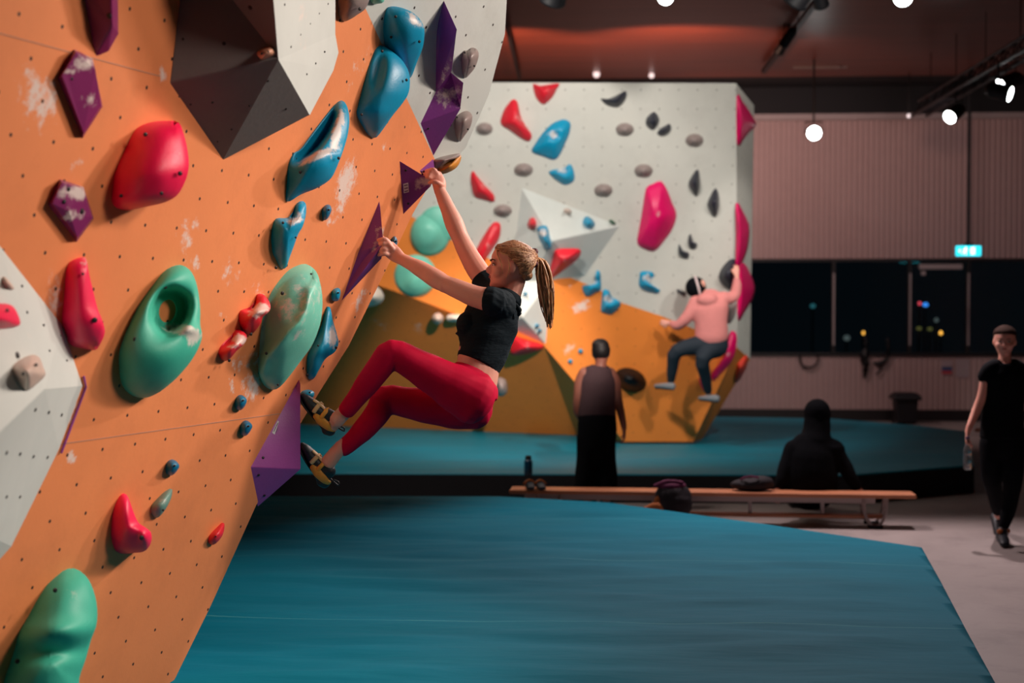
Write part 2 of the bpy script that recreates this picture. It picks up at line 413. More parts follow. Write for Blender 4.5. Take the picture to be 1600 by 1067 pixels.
def volume(name, label, cat, verts, faces, pl, m, base=None, bevel=.004, chalk=None, holes=(), group=None, mats=None, parent=None):
    V = [pl.at(x, y, h) if h else pl.at(x, y)-pl.n*.003 for x, y, h in verts]
    fs = list(faces)
    if base: fs.append(tuple(base))
    bmv = bmesh.new(); vs = [bmv.verts.new(v) for v in V]
    for f in fs: bmv.faces.new([vs[i] for i in f])
    bmesh.ops.triangulate(bmv, faces=[f for f in bmv.faces if len(f.verts) > 4])
    if chalk:
        bmesh.ops.subdivide_edges(bmv, edges=bmv.edges[:], cuts=14, use_grid_fill=True)
    bmv.verts.index_update()
    vv = [v.co.copy() for v in bmv.verts]; ff = [[v.index for v in f.verts] for f in bmv.faces]; bmv.free()
    C = [chalkval(*proj(v), chalk) for v in vv] if chalk else [0]*len(vv)
    org = sum([v for v, q in zip(V, verts) if q[2] == 0] or V, Vector())/max(1, len([q for q in verts if q[2] == 0]))
    o = mesh(name, vv, ff, m, parent, smooth=False, chalk=C, origin=org, bevel=bevel)
    if label: tag(o, label, cat, group)
    def onface(px, py):
        r = ray(px, py); best = None
        for f in faces:
            for i in range(1, len(f)-1):
                a, b, c = V[f[0]], V[f[i]], V[f[i+1]]; nn = (b-a).cross(c-a)
                if abs(nn.dot(r)) < 1e-9: continue
                t = nn.dot(a-CAM)/nn.dot(r); p = CAM+r*t
                s1 = nn.dot((b-a).cross(p-a)); s2 = nn.dot((c-b).cross(p-b)); s3 = nn.dot((a-c).cross(p-c))
                if min(s1, s2, s3) >= -1e-7 and (best is None or t < best[0]):
                    n2 = nn.normalized(); best = (t, p, n2 if n2.dot(r) < 0 else -n2)
        return best
    for q in holes:
        b = onface(q[0], q[1])
        if b: hole_part(o, b[1], b[2], q[2] if len(q) > 2 else .008)
    o_on[o] = onface
    return o
o_on = {}

def panel(name, poly, pl, m, parent, cell=.05, chalk=(), tagk=None):
    """flat wall panel cut into small cells; poly in pixels on the plane, or world points"""
    V = [p if isinstance(p, Vector) else pl.at(*p) for p in poly]
    bm = bmesh.new(); bm.faces.new([bm.verts.new(v) for v in V])
    if cell:
        for ax in (pl.u, pl.w):
            ds = [(v-pl.o).dot(ax) for v in V]; d = math.floor(min(ds)/cell)*cell+cell
            while d < max(ds):
                bmesh.ops.bisect_plane(bm, geom=bm.verts[:]+bm.edges[:]+bm.faces[:], plane_co=pl.o+ax*d, plane_no=ax, dist=1e-6); d += cell
    bm.verts.index_update(); vv = [v.co.copy() for v in bm.verts]; ff = [[v.index for v in f.verts] for f in bm.faces]; bm.free()
    C = [chalkval(*proj(v), chalk) if (v-CAM).dot(ray(800, 533)) > .1 else 0 for v in vv] if chalk else [0]*len(vv)
    return mesh(name, vv, ff, m, parent, smooth=False, chalk=C, uvs=[pl.uv(v) for v in vv])

# ================================================================ THE SETTING
MT = .27                                                    # mat thickness
fl = Zplane(0); mt = Zplane(MT)
g = Geo(); g.box((0, 10.5, -.05), (20, 29, .1)); tag(g.build('floor', 'concrete', smooth=False, origin=Vector((0, 0, 0))), kind='structure')
BY = 22.75
# ribbed metal back wall: strip below and strip above the window band
def ribs(z0, z1, name):
    v = []; f = []; x = -9.0; prof = [(0, 0), (.045, 0), (.055, .014), (.075, .014)]
    pts = []
    while x < 9.4:
        for dx, dy in prof: pts.append((x+dx, BY-dy))
        x += .085
    for (a, b) in pts: v += [(a, b, z0), (a, b, z1)]
    for i in range(len(pts)-1): f.append((2*i, 2*i+2, 2*i+3, 2*i+1))
    return tag(mesh(name, v, f, 'ribbed', smooth=False), kind='structure')
yb = Yplane(BY)
zs = yb.at(1300, 556).z; zt = yb.at(1300, 404).z; zw = yb.at(1300, 186).z
ribs(0, zs, 'wall_back'); ribs(zt, zw, 'wall_back')
g = Geo(); g.box((0, BY-.01, .09), (18, .04, .18)); tag(g.build('baseboard_back', 'dark_frame', smooth=False), kind='structure')
g = Geo(); g.box((0, BY+.05, zw+.6), (18.4, .3, 1.2)); tag(g.build('trim_1', 'void', smooth=False), kind='structure')
g = Geo(); g.box((0, BY-.12, zw+.02), (18.4, .06, .09)); tag(g.build('trim_2', 'rail_grey', smooth=False), kind='structure')
g = Geo(); g.box((9.3, 10.5, 3), (.1, 29, 6.2)); tag(g.build('wall_right', 'ribbed', smooth=False), kind='structure')
g = Geo(); g.box((-6.2, 10.5, 3), (.1, 29, 6.2)); tag(g.build('wall_left', 'void', smooth=False), kind='structure')
CZ = 5.2; yce = 21.3
g = Geo(); g.box((1.5, yce/2-2, CZ+.05), (15.6, yce+4, .1)); tag(g.build('ceiling', 'ceiling_wood', smooth=False, origin=Vector((0, 0, CZ))), kind='structure')
g = Geo(); g.box((1.5, yce+.9, CZ+.3), (15.6, 1.9, .5)); tag(g.build('trim_3', 'void', smooth=False), kind='structure')
# windows in the band, one per bay
xs = [-6.1]+[yb.at(p, 480).x for p in (1178-140, 1302, 1421, 1512, 1640)]
for i in range(len(xs)-1):
    a, b = xs[i], xs[i+1]
    w = bpy.data.objects.new('window_%d' % (i+1), None); link(w, None, Vector(((a+b)/2, BY, zs))); tag(w, kind='structure')
    g = Geo(); q = .05
    for (c, d) in (((a+b)/2, BY+.02, zs+q/2), (b-a, .12, q)), (((a+b)/2, BY+.02, zt-q/2), (b-a, .12, q)): g.box(c, d)
    g.box((a+q/4, BY+.02, (zs+zt)/2), (q/2, .12, zt-zs-2*q)); g.box((b-q/4, BY+.02, (zs+zt)/2), (q/2, .12, zt-zs-2*q))
    g.build('window_frame', 'dark_frame', w, False)
    g = Geo(); g.box(((a+b)/2, BY+.05, (zs+zt)/2), (b-a-q, .012, zt-zs-2*q)); g.build('window_pane', 'window_glass', w, False)
    if i in (1, 2, 3):
        g = Geo(); g.box((b, BY-.03, (zs+zt)/2-.03), (.03, .03, zt-zs-.4)); g.build('mullion_cover', 'rail_grey', w, False)
g = Geo(); g.box((1.4, BY+.25, zs-.02), (15.3, .4, .03)); tag(g.build('trim_4', 'dark_frame', smooth=False), kind='structure')
# night outside
g = Geo(); g.box((4, BY+16, -.2), (60, 30, .1)); tag(g.build('ground_outside', 'void', smooth=False), kind='structure')
yo = Yplane(BY+9)
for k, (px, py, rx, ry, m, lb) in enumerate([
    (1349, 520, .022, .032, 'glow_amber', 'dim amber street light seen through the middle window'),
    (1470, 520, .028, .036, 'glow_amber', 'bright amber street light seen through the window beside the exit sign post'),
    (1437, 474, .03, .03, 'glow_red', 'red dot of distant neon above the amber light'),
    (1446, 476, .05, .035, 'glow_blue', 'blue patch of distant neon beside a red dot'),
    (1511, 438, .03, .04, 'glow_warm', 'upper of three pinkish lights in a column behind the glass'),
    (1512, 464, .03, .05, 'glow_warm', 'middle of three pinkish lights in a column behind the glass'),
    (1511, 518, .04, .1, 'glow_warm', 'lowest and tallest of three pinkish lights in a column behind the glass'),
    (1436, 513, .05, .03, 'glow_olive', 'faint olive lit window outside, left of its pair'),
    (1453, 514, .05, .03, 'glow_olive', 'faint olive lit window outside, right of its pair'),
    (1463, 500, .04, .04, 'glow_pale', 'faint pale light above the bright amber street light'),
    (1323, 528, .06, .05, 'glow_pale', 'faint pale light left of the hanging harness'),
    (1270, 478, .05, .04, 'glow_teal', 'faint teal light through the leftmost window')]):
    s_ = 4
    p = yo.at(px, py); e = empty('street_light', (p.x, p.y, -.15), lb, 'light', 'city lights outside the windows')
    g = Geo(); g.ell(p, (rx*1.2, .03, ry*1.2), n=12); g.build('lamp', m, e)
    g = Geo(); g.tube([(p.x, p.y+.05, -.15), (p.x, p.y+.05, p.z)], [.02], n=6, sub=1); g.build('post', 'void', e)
g = Geo(); p = yb.at(1468, 417); g.box((p.x, BY-.07, p.z), (.66, .1, .08)); tag(g.build('window_blind', 'rail_grey', smooth=False, bevel=.01), 'pale bar standing in for a streak of light under the window head beside the exit sign', 'blind')  # plain box added in place of a bright bar of light at the window
g = Geo(); p = yb.at(1441, 427); g.box((p.x, BY-.08, p.z), (.07, .05, .07)); tag(g.build('window_glint_block', 'rail_grey', smooth=False, bevel=.01), 'small pale block standing in for a bright spot on the glass under the pale bar', 'box')  # small block added where a bright spot shows on the glass

# mats
def slab(name, poly, z, label, mside, mtop, wr):
    """padded floor mat: vinyl cover on top, dark sides"""
    e = empty(name, (sum(p.x for p in poly)/len(poly), sum(p.y for p in poly)/len(poly), 0), label, 'mat')
    n = len(poly); v = []; f = []
    lo = [Vector((p.x, p.y, .001)) for p in poly]; hi = [Vector((p.x, p.y, z-.012)) for p in poly]
    v = lo+hi; f = [(i, (i+1) % n, n+(i+1) % n, n+i) for i in range(n)]+[tuple(range(n))]
    mesh('side', v, f, mside, e, False)
    bm = bmesh.new(); bm.faces.new([bm.verts.new((p.x, p.y, z)) for p in poly])
    c = .065
    for ax in (0, 1):
        d = math.floor(min(p[ax] for p in poly)/c)*c+c; no = Vector((1, 0, 0)) if ax == 0 else Vector((0, 1, 0))
        while d < max(p[ax] for p in poly):
            bmesh.ops.bisect_plane(bm, geom=bm.verts[:]+bm.edges[:]+bm.faces[:], plane_co=no*d, plane_no=no, dist=1e-5); d += c
    bmesh.ops.triangulate(bm, faces=[q for q in bm.faces if len(q.verts) > 4])
    from mathutils import noise
    for q in bm.verts:
        bd = q.is_boundary
        h = wr(q.co.x, q.co.y)
        ed = 9
        for i in range(n):
            a_, b_ = poly[i], poly[(i+1) % n]; vx, vy = b_.x-a_.x, b_.y-a_.y; t_ = max(0, min(1, ((q.co.x-a_.x)*vx+(q.co.y-a_.y)*vy)/(vx*vx+vy*vy+1e-9)))
            ed = min(ed, math.hypot(q.co.x-a_.x-t_*vx, q.co.y-a_.y-t_*vy))
        q.co.z = z+(0 if bd else h*min(1, ed/.6))
    r = bmesh.ops.extrude_edge_only(bm, edges=[e_ for e_ in bm.edges if e_.is_boundary])
    for q in r['geom']:
        if isinstance(q, bmesh.types.BMVert): q.co.z = z-.014
    bm.verts.index_update(); vv = [q.co.copy() for q in bm.verts]; ff = [[q.index for q in fc.verts] for fc in bm.faces]; bm.free()
    mesh('vinyl_cover', vv, ff, mtop, e, True, origin=Vector((0, 0, 0)))
    return e
from mathutils import noise as MN
def wr1(x, y):
    h = 0
    for (sx, sy, a, an) in ((.35, 2.6, .012, .10), (.6, 4.8, .010, -.16), (.3, 1.4, .010, .28), (.8, 7, .006, .20)):
        X = x*math.cos(an)+y*math.sin(an); Y = -x*math.sin(an)+y*math.cos(an)
        q = MN.noise(Vector((X*sx, Y*sy, a*300))); h += a*(1-2*abs(q)*1.6)
    for yy in (8.72, 7.05): h -= .0
    return h
def wr2(x, y): return .012*MN.noise(Vector((x*.7, y*1.6, 3)))+.03*math.exp(-((y-14.2-.25*x)/.35)**2)
m1 = [mt.at(*q) for q in ((-300, 775), (300, 775), (780, 775.5), (950, 785), (1190, 818), (1440, 855), (1468, 905), (1510, 985), (1555, 1067), (1640, 1220))]
m1 = [Vector((-4.2, m1[0].y, MT))]+m1[1:]+[Vector((m1[-1].x+.2, .3, MT)), Vector((-4.2, .3, MT))]
cm1 = slab('crash_mat', m1, MT, 'large teal-blue vinyl landing mat filling the foreground below the climber', 'mat_dark', 'mat_blue', wr1)
m2 = [mt.at(*q) for q in ((440, 740), (1330, 742), (1522, 727), (1512, 674), (1437, 665), (1299, 654), (1137, 651), (900, 651))]
m2 = [Vector((-5.4, m2[0].y, MT))]+m2[1:]+[Vector((-5.4, m2[-1].y, MT))]
slab('crash_mat', m2, MT, 'teal-blue landing mat with dark sides under the far climbing wall', 'mat_dark', 'mat_blue_sheen', wr2)

# ================================================================ NEAR CLIMBING WALL
O0 = P(475, 640, 6.5); nO = (MR @ Vector((.92, -.237, .312))).normalized()
uO = ray(1560, 475); uO = (uO-nO*uO.dot(nO)).normalized()
PO = Plane(O0, O0+uO, O0+nO.cross(uO))
fa, fb = PO.at(571, 13), PO.at(680, 250)
PW = Plane(fa, fb, P(795, 0, 7.15))
def uvp(pl, x, y): return Vector(pl.uv(pl.at(x, y)))
o_ = uvp(PO, 199, 649); A_ = (uvp(PO, 335.2, 631.5)-o_)/3; B_ = (uvp(PO, 285, 967.6)-o_)/8
print('lattice', A_, B_)
mat('wall_orange', rgb(236, 140, 84), .62, .05, 3, bump=.04, bscale=60, chalk=True, lattice=(A_, B_, o_), nutr=.0064, dirt=(rgb(176, 98, 60), .3))
ow = uvp(PW, 700, 100)
mat('wall_white', rgb(207, 212, 207), .65, .03, 3, bump=.03, bscale=60, chalk=True, lattice=(Vector((.17, .02)), Vector((-.02, .17)), ow), nutr=.007, dirt=(rgb(150, 146, 138), .3))
near = empty('climbing_wall', PO.at(300, 1060), 'overhanging orange and white bouldering wall close on the left', 'climbing wall')
wallchalk = [(62, 150, 30, 46, .75, -20), (55, 185, 24, 26, .5), (120, 260, 16, 40, .35), (290, 372, 14, 30, .6), (302, 352, 7, 10, .9), (304, 412, 8, 14, .8, 20), (85, 465, 18, 40, .55),
             (360, 425, 26, 30, .4), (540, 285, 14, 42, .85, 15), (533, 320, 12, 30, .6, 20), (515, 345, 10, 26, .45, 15), (575, 400, 10, 60, .8, 28), (562, 470, 8, 30, .6, 28), (390, 595, 16, 20, .6), (360, 598, 6, 14, .9),
             (372, 570, 18, 14, .5), (412, 470, 22, 20, .4), (108, 640, 12, 34, .7, 22), (108, 720, 6, 26, .8, 34), (398, 560, 12, 24, .5, 20), (345, 500, 14, 24, .4), (395, 605, 14, 22, .8, 10), (600, 225, 10, 16, .4), (160, 350, 10, 30, .3),
             (252, 120, 6, 10, .8), (245, 150, 8, 10, .6), (400, 450, 20, 16, .4), (220, 560, 12, 18, .35), (560, 100, 14, 60, .35, 20)]
orange_poly = [(-90, -80), (527, -80), (571, 13), (636, 155), (680, 250), (686, 262), (645, 334), (600, 428), (545, 540), (500, 611), (470, 661), (400, 790), (330, 945), (270, 1067), (250, 1110), (-90, 1260)]
panel('orange_panel', orange_poly, PO, 'wall_orange', near, .05, wallchalk)
white_poly = [(527, -80), (571, 13), (636, 155), (680, 250), (686, 262), (718, 241), (727, 232), (763, 150), (789, 53), (796, -80)]
# the fold is shared: white vertices on the fold come from the orange plane
wp = [PO.at(*q) if i < 4 else PW.at(*q) for i, q in enumerate(white_poly)]
PWv = [PW.at(*q) for q in white_poly]
panel('white_panel', PWv, PW, 'wall_white', near, .06, [(600, 60, 8, 20, .4), (660, 215, 18, 20, .3), (765, 120, 10, 50, .3)])
back = [PO.at(*q) for q in orange_poly[4:14]]; back = [PW.at(*q) for q in white_poly[:3:-1]]+back
bv = Vector((-.75, .9, 0)); n_ = len(back)
mesh('wall_return', back+[p+bv for p in back], [(i, i+1, n_+i+1, n_+i) for i in range(n_-1)], 'volume_grey', near, False)
# thin joint lines between plywood sheets
for (a, b) in (((-60, 36), (250, 119)), ((-60, 715), (470, 641.5))):
    g = Geo(); pa, pb = PO.at(*a), PO.at(*b); d = (pb-pa)
    g.box((pa+pb)/2+PO.n*.0008, (d.length, .004, .0012), (d.normalized(), PO.n.cross(d.normalized()), PO.n)); g.build('sheet_joint', 'wood_hold', near, False)

V1 = volume('wall_volume', 'huge grey and white faceted volume at the top, right of the big pink hold', 'volume',
    [(292, -90, 0), (284, 0, 0), (265, 130, 0), (349, 251, 0), (484, 180, .2), (521, 110, .12), (529, 82, .1), (524, 54, .1), (524, -90, .1), (435, 93, .3), (420, -90, .36), (430, 175, 0), (500, 60, 0)],
    [(0, 1, 2), (0, 2, 9, 10), (2, 3, 9), (3, 4, 9), (3, 11, 4), (11, 12, 5, 4)], PO, 'volume_grey', None, .006, None,
    [(391, 12, .011), (350, 68, .009), (286, 61, .006), (332, 160, .006), (298, 163, .005), (362, 202, .005), (390, 165, .005), (419, 126, .007), (447, 170, .007), (340, 221, .004)])
V1b = volume('white_face', None, None, [(435, 93, .3), (420, -90, .36), (524, -90, .1), (524, 54, .1), (529, 82, .1), (521, 110, .12), (484, 180, .2)],  # white face, its own colour beside the grey ones
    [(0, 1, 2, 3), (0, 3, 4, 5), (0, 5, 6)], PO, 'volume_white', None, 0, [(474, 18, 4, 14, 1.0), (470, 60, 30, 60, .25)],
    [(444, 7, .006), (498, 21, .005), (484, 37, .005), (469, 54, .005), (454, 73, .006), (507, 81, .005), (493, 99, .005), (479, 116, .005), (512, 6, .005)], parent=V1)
V2 = volume('wall_volume', 'big white faceted volume with grey underside at the left edge of the photo', 'volume',
    [(-120, 250, 0), (0, 381, 0), (98, 506, 0), (131, 603, 0), (94, 703, 0), (20, 854, 0), (-120, 1010, 0), (70, 608, .17), (-120, 790, .42)],
    [(0, 1, 8), (1, 7, 8), (1, 2, 7), (2, 3, 7), (7, 3, 4), (7, 4, 5), (7, 5, 8), (8, 5, 6)], PO, 'volume_white', None, .004, [(12, 435, 10, 14, .4), (40, 520, 40, 40, .25)],
    [(27, 555, .014), (55, 640, .008), (76, 644, .008), (96, 648, .008), (10, 707, .008), (31, 709, .008), (52, 713, .007), (74, 714, .007), (10, 776, .007), (31, 776, .007), (34, 447, .006), (42, 488, .006), (68, 508, .006), (95, 524, .005), (104, 563, .005), (77, 548, .005)])
g = Geo(); ptz = [PO.at(*q)+PO.n*.006 for q in ((129, 588), (132, 604), (113, 655), (94, 706))]; g.tube(ptz, [.004], n=8, sub=1); g.build('purple_edge', 'violet', V2)

# ---------------------------------------------------------------- holds on the near wall
def gs(x, y, cx, cy, rx, ry, an=0):
    a_ = math.radians(an); dx, dy = x-cx, y-cy; a = dx*math.cos(a_)+dy*math.sin(a_); b = -dx*math.sin(a_)+dy*math.cos(a_)
    return math.exp(-((a/rx)**2+(b/ry)**2))
def sg(x, y, cx, cy, rx, ry, an=0):
    a_ = math.radians(an); dx, dy = x-cx, y-cy; a = dx*math.cos(a_)+dy*math.sin(a_); b = -dx*math.sin(a_)+dy*math.cos(a_)
    return math.exp(-((a/rx)**2+(b/ry)**2)**2)
HL = 'climbing hold'
volume('climbing_hold', 'dark purple wedge hold cut by the top edge, upper left', HL,
    [(128, -40, 0), (132, 0, 0), (150, 89, 0), (160, 86, 0), (170, -40, 0), (174, -40, .10), (176, 40, .08), (185, 53, .03), (170, 80, .02), (184, -40, .04)],
    [(0, 1, 2, 6, 5), (5, 6, 7, 9), (6, 2, 8), (6, 8, 7)], PO, 'plum', bevel=.006, holes=[(171, 25, .012)])
volume('climbing_hold', 'plum kite-shaped hold with two bolt holes, upper of two, left of the pink block', HL,
    [(91, 122, 0), (117, 77, 0), (146, 91, 0), (162, 167, 0), (130, 217, 0), (97, 119, .03), (119, 82, .035), (144, 94, .03), (149, 108, .045), (158, 165, .03), (131, 208, .03), (104, 115, .03)],
    [(0, 1, 6, 5), (1, 2, 7, 6), (2, 3, 9, 7), (3, 4, 10, 9), (4, 0, 5, 10), (5, 6, 7, 8, 11), (11, 8, 7, 9, 10, 5)], PO, 'plum', bevel=.006,
    chalk=[(135, 98, 22, 14, .75), (138, 155, 16, 16, .55), (112, 112, 18, 5, .5)], holes=[(127, 94, .013), (143, 146, .015), (112, 123, .007)])
volume('climbing_hold', 'chalky plum pointed hold, lower of two, above the tall pink hold', HL,
    [(76, 320, 0), (94, 280, 0), (132, 292, 0), (148, 342, 0), (121, 379, 0), (82, 318, .03), (97, 285, .035), (129, 295, .035), (144, 341, .03), (121, 371, .03), (108, 330, .045)],
    [(0, 1, 6, 5), (1, 2, 7, 6), (2, 3, 8, 7), (3, 4, 9, 8), (4, 0, 5, 9), (5, 6, 10), (6, 7, 10), (7, 8, 10), (8, 9, 10), (9, 5, 10)], PO, 'plum', bevel=.006,
    chalk=[(122, 300, 20, 14, .8), (112, 335, 24, 12, .7), (100, 300, 14, 20, .4)], holes=[(100, 315, .009), (128, 330, .013), (107, 295, .01)])
blob('climbing_hold', 'large bright pink rounded block hold left of the grey volume', HL,
    [(182, 268), (198, 232), (214, 202), (238, 191), (262, 189), (279, 191), (288, 212), (294, 240), (295, 262), (290, 282), (278, 304), (258, 316), (228, 323), (202, 328), (183, 325), (176, 312), (178, 290)],
    PO, 'pink', k=.62, dome=.015, chalk=[(286, 235, 10, 30, .35)], holes=[(227, 210, .01), (281, 271, .011), (252, 302, .009), (189, 306, .008)], mexp=1.8)
blob('climbing_hold', 'tall bright pink hold beside the white volume', HL,
    [(98, 502), (101, 470), (104, 432), (109, 411), (128, 402), (135, 405), (139, 426), (147, 460), (153, 483), (161, 503), (164, 520), (158, 535), (149, 547), (128, 544), (111, 539), (104, 522)],
    PO, 'pink', k=.62, dome=.012, chalk=[(130, 410, 9, 7, .85), (155, 530, 8, 10, .3)], holes=[(129, 428, .006), (148, 500, .012)], mexp=1.9)
def ex_ring(x, y, t):
    return -.30*sg(x, y, 266, 486, 24, 30, 12) - .06*gs(x, y, 290, 474, 16, 26, 10) + .022*gs(x, y, 296, 514, 26, 8, 5) + .02*gs(x, y, 255, 560, 50, 40)
blob('climbing_hold', 'dark teal egg-shaped hold with a see-through ring and chalked lip', HL,
    [(188, 575), (188, 552), (194, 530), (203, 508), (216, 482), (228, 463), (247, 437), (262, 421), (281, 414), (295, 420), (304, 434), (310, 456), (313, 484), (313, 508), (316, 524), (311, 542), (300, 562), (284, 582), (268, 598), (245, 615), (222, 622), (202, 614), (191, 598)],
    PO, 'teal', k=.42, dome=.03, extra=ex_ring, inner=ellipse(262, 486, 13, 18, 12), nr=18, n=72,
    chalk=[(285, 515, 30, 9, 1.0, 5), (303, 525, 14, 16, .9)], holes=[(258, 448, .011), (211, 530, .011)])
def ex_ridge(x, y, t):
    pts = [(408, 585), (414, 560), (434, 540), (452, 520), (468, 506), (480, 486), (486, 455)]
    d = 1e9
    for a, b in zip(pts, pts[1:]):
        vx, vy = b[0]-a[0], b[1]-a[1]; q = max(0, min(1, ((x-a[0])*vx+(y-a[1])*vy)/(vx*vx+vy*vy)))
        dd = math.hypot(x-a[0]-q*vx, y-a[1]-q*vy); sg = (vx*(y-a[1])-vy*(x-a[0]))
        if dd < d: d = dd; sd = sg
    return .022*math.exp(-(d/9)**2) - (.016*(1-math.exp(-(d/12)**2)) if sd < 0 else .0)
blob('climbing_hold', 'large pale mint oval hold with a curved ridge, right of the small red pinches', HL,
    [(406, 545), (409, 510), (414, 485), (424, 458), (438, 437), (452, 422), (468, 414), (480, 413), (494, 424), (501, 445), (504, 470), (502, 498), (496, 520), (486, 542), (470, 564), (452, 588), (438, 604), (426, 609), (413, 601), (407, 580)],
    PO, 'mint', k=.6, dome=.035, extra=ex_ridge, nr=18, n=72, chalk=[(470, 470, 60, 50, .42), (470, 520, 20, 8, .5, -40)], holes=[(441, 458, .011), (416, 552, .009), (434, 601, .007), (486, 428, .006)])
def ex_brow(x, y, t):
    return .03*gs(x, y, 92, 985, 70, 16, -4) - .03*gs(x, y, 80, 1020, 60, 14, -6)
blob('climbing_hold', 'green-teal oval hold with a deep brow in the bottom left corner', HL,
    [(4, 1085), (14, 1045), (30, 998), (50, 955), (72, 918), (88, 902), (104, 890), (120, 889), (137, 903), (147, 925), (152, 950), (151, 976), (143, 998), (134, 1030), (124, 1060), (118, 1100), (60, 1160), (0, 1150)],
    PO, 'teal', k=.55, dome=.05, extra=ex_brow, nr=18, n=72, chalk=[(110, 930, 20, 30, .25)], holes=[(86, 922, .011), (27, 1033, .011)])
def ex_c(cx, cy):
    return lambda x, y, t: -.03*gs(x, y, cx, cy, 14, 7, -45)
blob('climbing_hold', 'upper of two small chalked red pinches between the teal eggs', HL,
    [(374, 500), (376, 486), (390, 480), (399, 470), (403, 460), (413, 461), (422, 474), (421, 486), (410, 496), (407, 506), (396, 520), (389, 524), (378, 514)],
    PO, 'red', k=.6, dome=.02, extra=ex_c(392, 482), chalk=[(408, 482, 14, 10, 1.0), (396, 492, 14, 8, .7)], holes=[(392, 522, .009)])
blob('climbing_hold', 'lower of two small chalked red pinches between the teal eggs', HL,
    [(342, 552), (346, 540), (360, 526), (370, 515), (380, 518), (386, 526), (381, 538), (370, 548), (358, 562), (348, 563)],
    PO, 'red', k=.6, dome=.02, extra=ex_c(358, 534), chalk=[(374, 530, 12, 9, 1.0), (364, 541, 14, 6, .6)], holes=[(358, 563, .009)])
blob('climbing_hold', 'medium blue flake hold with a notch, left of the small blue nub', HL,
    [(427, 395), (425, 372), (428, 350), (434, 341), (449, 341), (459, 330), (464, 319), (472, 314), (478, 319), (478, 335), (473, 354), (466, 366), (458, 388), (452, 404), (447, 418), (439, 419), (432, 405)],
    PO, 'blue', k=.55, dome=.02, extra=lambda x, y, t: -.035*gs(x, y, 452, 336, 9, 8, -30), chalk=[(462, 345, 12, 7, .9, -20), (468, 336, 8, 8, .7)], holes=[(442, 348, .008), (431, 418, .009), (462, 371, .006)])
for (ol, lb, mm) in (([(504, 330), (508, 322), (515, 320), (518, 328), (513, 340), (506, 344)], 'tiny blue nub hold between the horn hold and the climber, topmost of the nubs', 'dark_blue'),
                     ([(519, 462), (521, 453), (530, 450), (532, 458), (529, 469), (521, 470)], 'tiny blue nub hold just under the purple hold the climber pinches', 'blue'),
                     ([(368, 636), (370, 622), (377, 617), (385, 623), (384, 632), (376, 641)], 'small dark blue nub hold, upper of two, left of the purple foot volume', 'dark_blue'),
                     ([(376, 677), (378, 662), (386, 657), (394, 664), (392, 672), (384, 681)], 'small dark blue nub hold, lower of two, left of the purple foot volume', 'dark_blue'),
                     ([(260, 738), (262, 723), (271, 718), (280, 726), (277, 735), (268, 743)], 'small dark blue nub hold above the grey-green teardrop', 'dark_blue'),
                     ([(611, 383), (612, 375), (617, 369), (621, 376), (619, 386), (614, 390)], 'small dark teal nub hold peeking out past the edge by the climber\'s left wrist', 'dark_blue'),
                     ([(470, 618), (474, 611), (484, 609), (491, 613), (489, 621), (478, 625)], 'small blue nub hold behind the toe of the upper climbing shoe', 'blue')):
    blob('climbing_hold', lb, HL, ol, PO, mm, k=.6, dome=.012, n=28, nr=6, holes=[(sum(p[0] for p in ol)/len(ol)+3, sum(p[1] for p in ol)/len(ol)-3, .006)])
blob('climbing_hold', 'blue teardrop hold with a chalky crown at the wall edge, right of the mint oval', HL,
    [(481, 575), (482, 556), (492, 534), (503, 510), (508, 490), (513, 478), (517, 484), (520, 500), (526, 520), (529, 536), (523, 550), (509, 560), (500, 575), (490, 592), (482, 590)],
    PO, 'blue', k=.55, dome=.02, chalk=[(520, 525, 8, 24, .8)], extra=lambda x, y, t: -.02*gs(x, y, 508, 562, 12, 8), holes=[(525, 543, .009), (497, 540, .006), (480, 586, .009)])
def ex_horn(x, y, t): return -.22*sg(x, y, 489, 209, 44, 17, -54)*min(1, t*4)
blob('climbing_hold', 'large blue scoop-shaped horn hold with chalk along its lip', HL,
    [(448, 310), (450, 280), (452, 258), (460, 240), (470, 234), (485, 214), (500, 194), (514, 176), (524, 164), (535, 157), (543, 168), (546, 188), (543, 212), (536, 236), (526, 262), (516, 280), (495, 294), (470, 304), (452, 315)],
    PO, 'blue', k=.6, dome=.02, extra=ex_horn, nr=20, n=80, chalk=[(527, 205, 8, 42, 1.0, 14), (497, 243, 36, 7, 1.0, -24)], holes=[(469, 269, .009), (529, 247, .009), (462, 248, .006)])
blob('climbing_hold', 'big blue kite-shaped hold with a small engraved mark, above the horn hold', HL,
    [(559, 180), (561, 164), (570, 130), (579, 98), (587, 78), (594, 71), (603, 74), (620, 86), (632, 99), (640, 118), (639, 143), (630, 160), (614, 180), (600, 200), (588, 215), (580, 214), (570, 202)],
    PO, 'blue', k=.55, dome=.015, mexp=1.5, extra=lambda x, y, t: -.02*gs(x, y, 592, 108, 10, 30, 10), holes=[(597, 80, .009), (635, 125, .009), (565, 179, .008)])
_h = o_on
g = Geo()
for a, b in (((597, 160), (597, 168)), ((597, 168), (604, 170)), ((604, 170), (606, 160)), ((599, 158), (608, 156)), ((608, 156), (609, 151))):
    pa, pb = PO.at(a[0], a[1], .096), PO.at(b[0], b[1], .096)
blob('climbing_hold', 'blue rounded slab hold on the white panel, topmost of the blue holds', HL,
    [(601, 60), (600, 40), (603, 20), (609, 11), (624, 12), (642, 18), (656, 30), (663, 46), (661, 72), (652, 96), (641, 122), (628, 116), (612, 96), (604, 78)],
    PW, 'blue', k=.5, dome=.02, mexp=1.5, chalk=[(648, 32, 18, 9, .8, 40)], holes=[(618, 26, .009), (611, 58, .009), (655, 65, .009)])
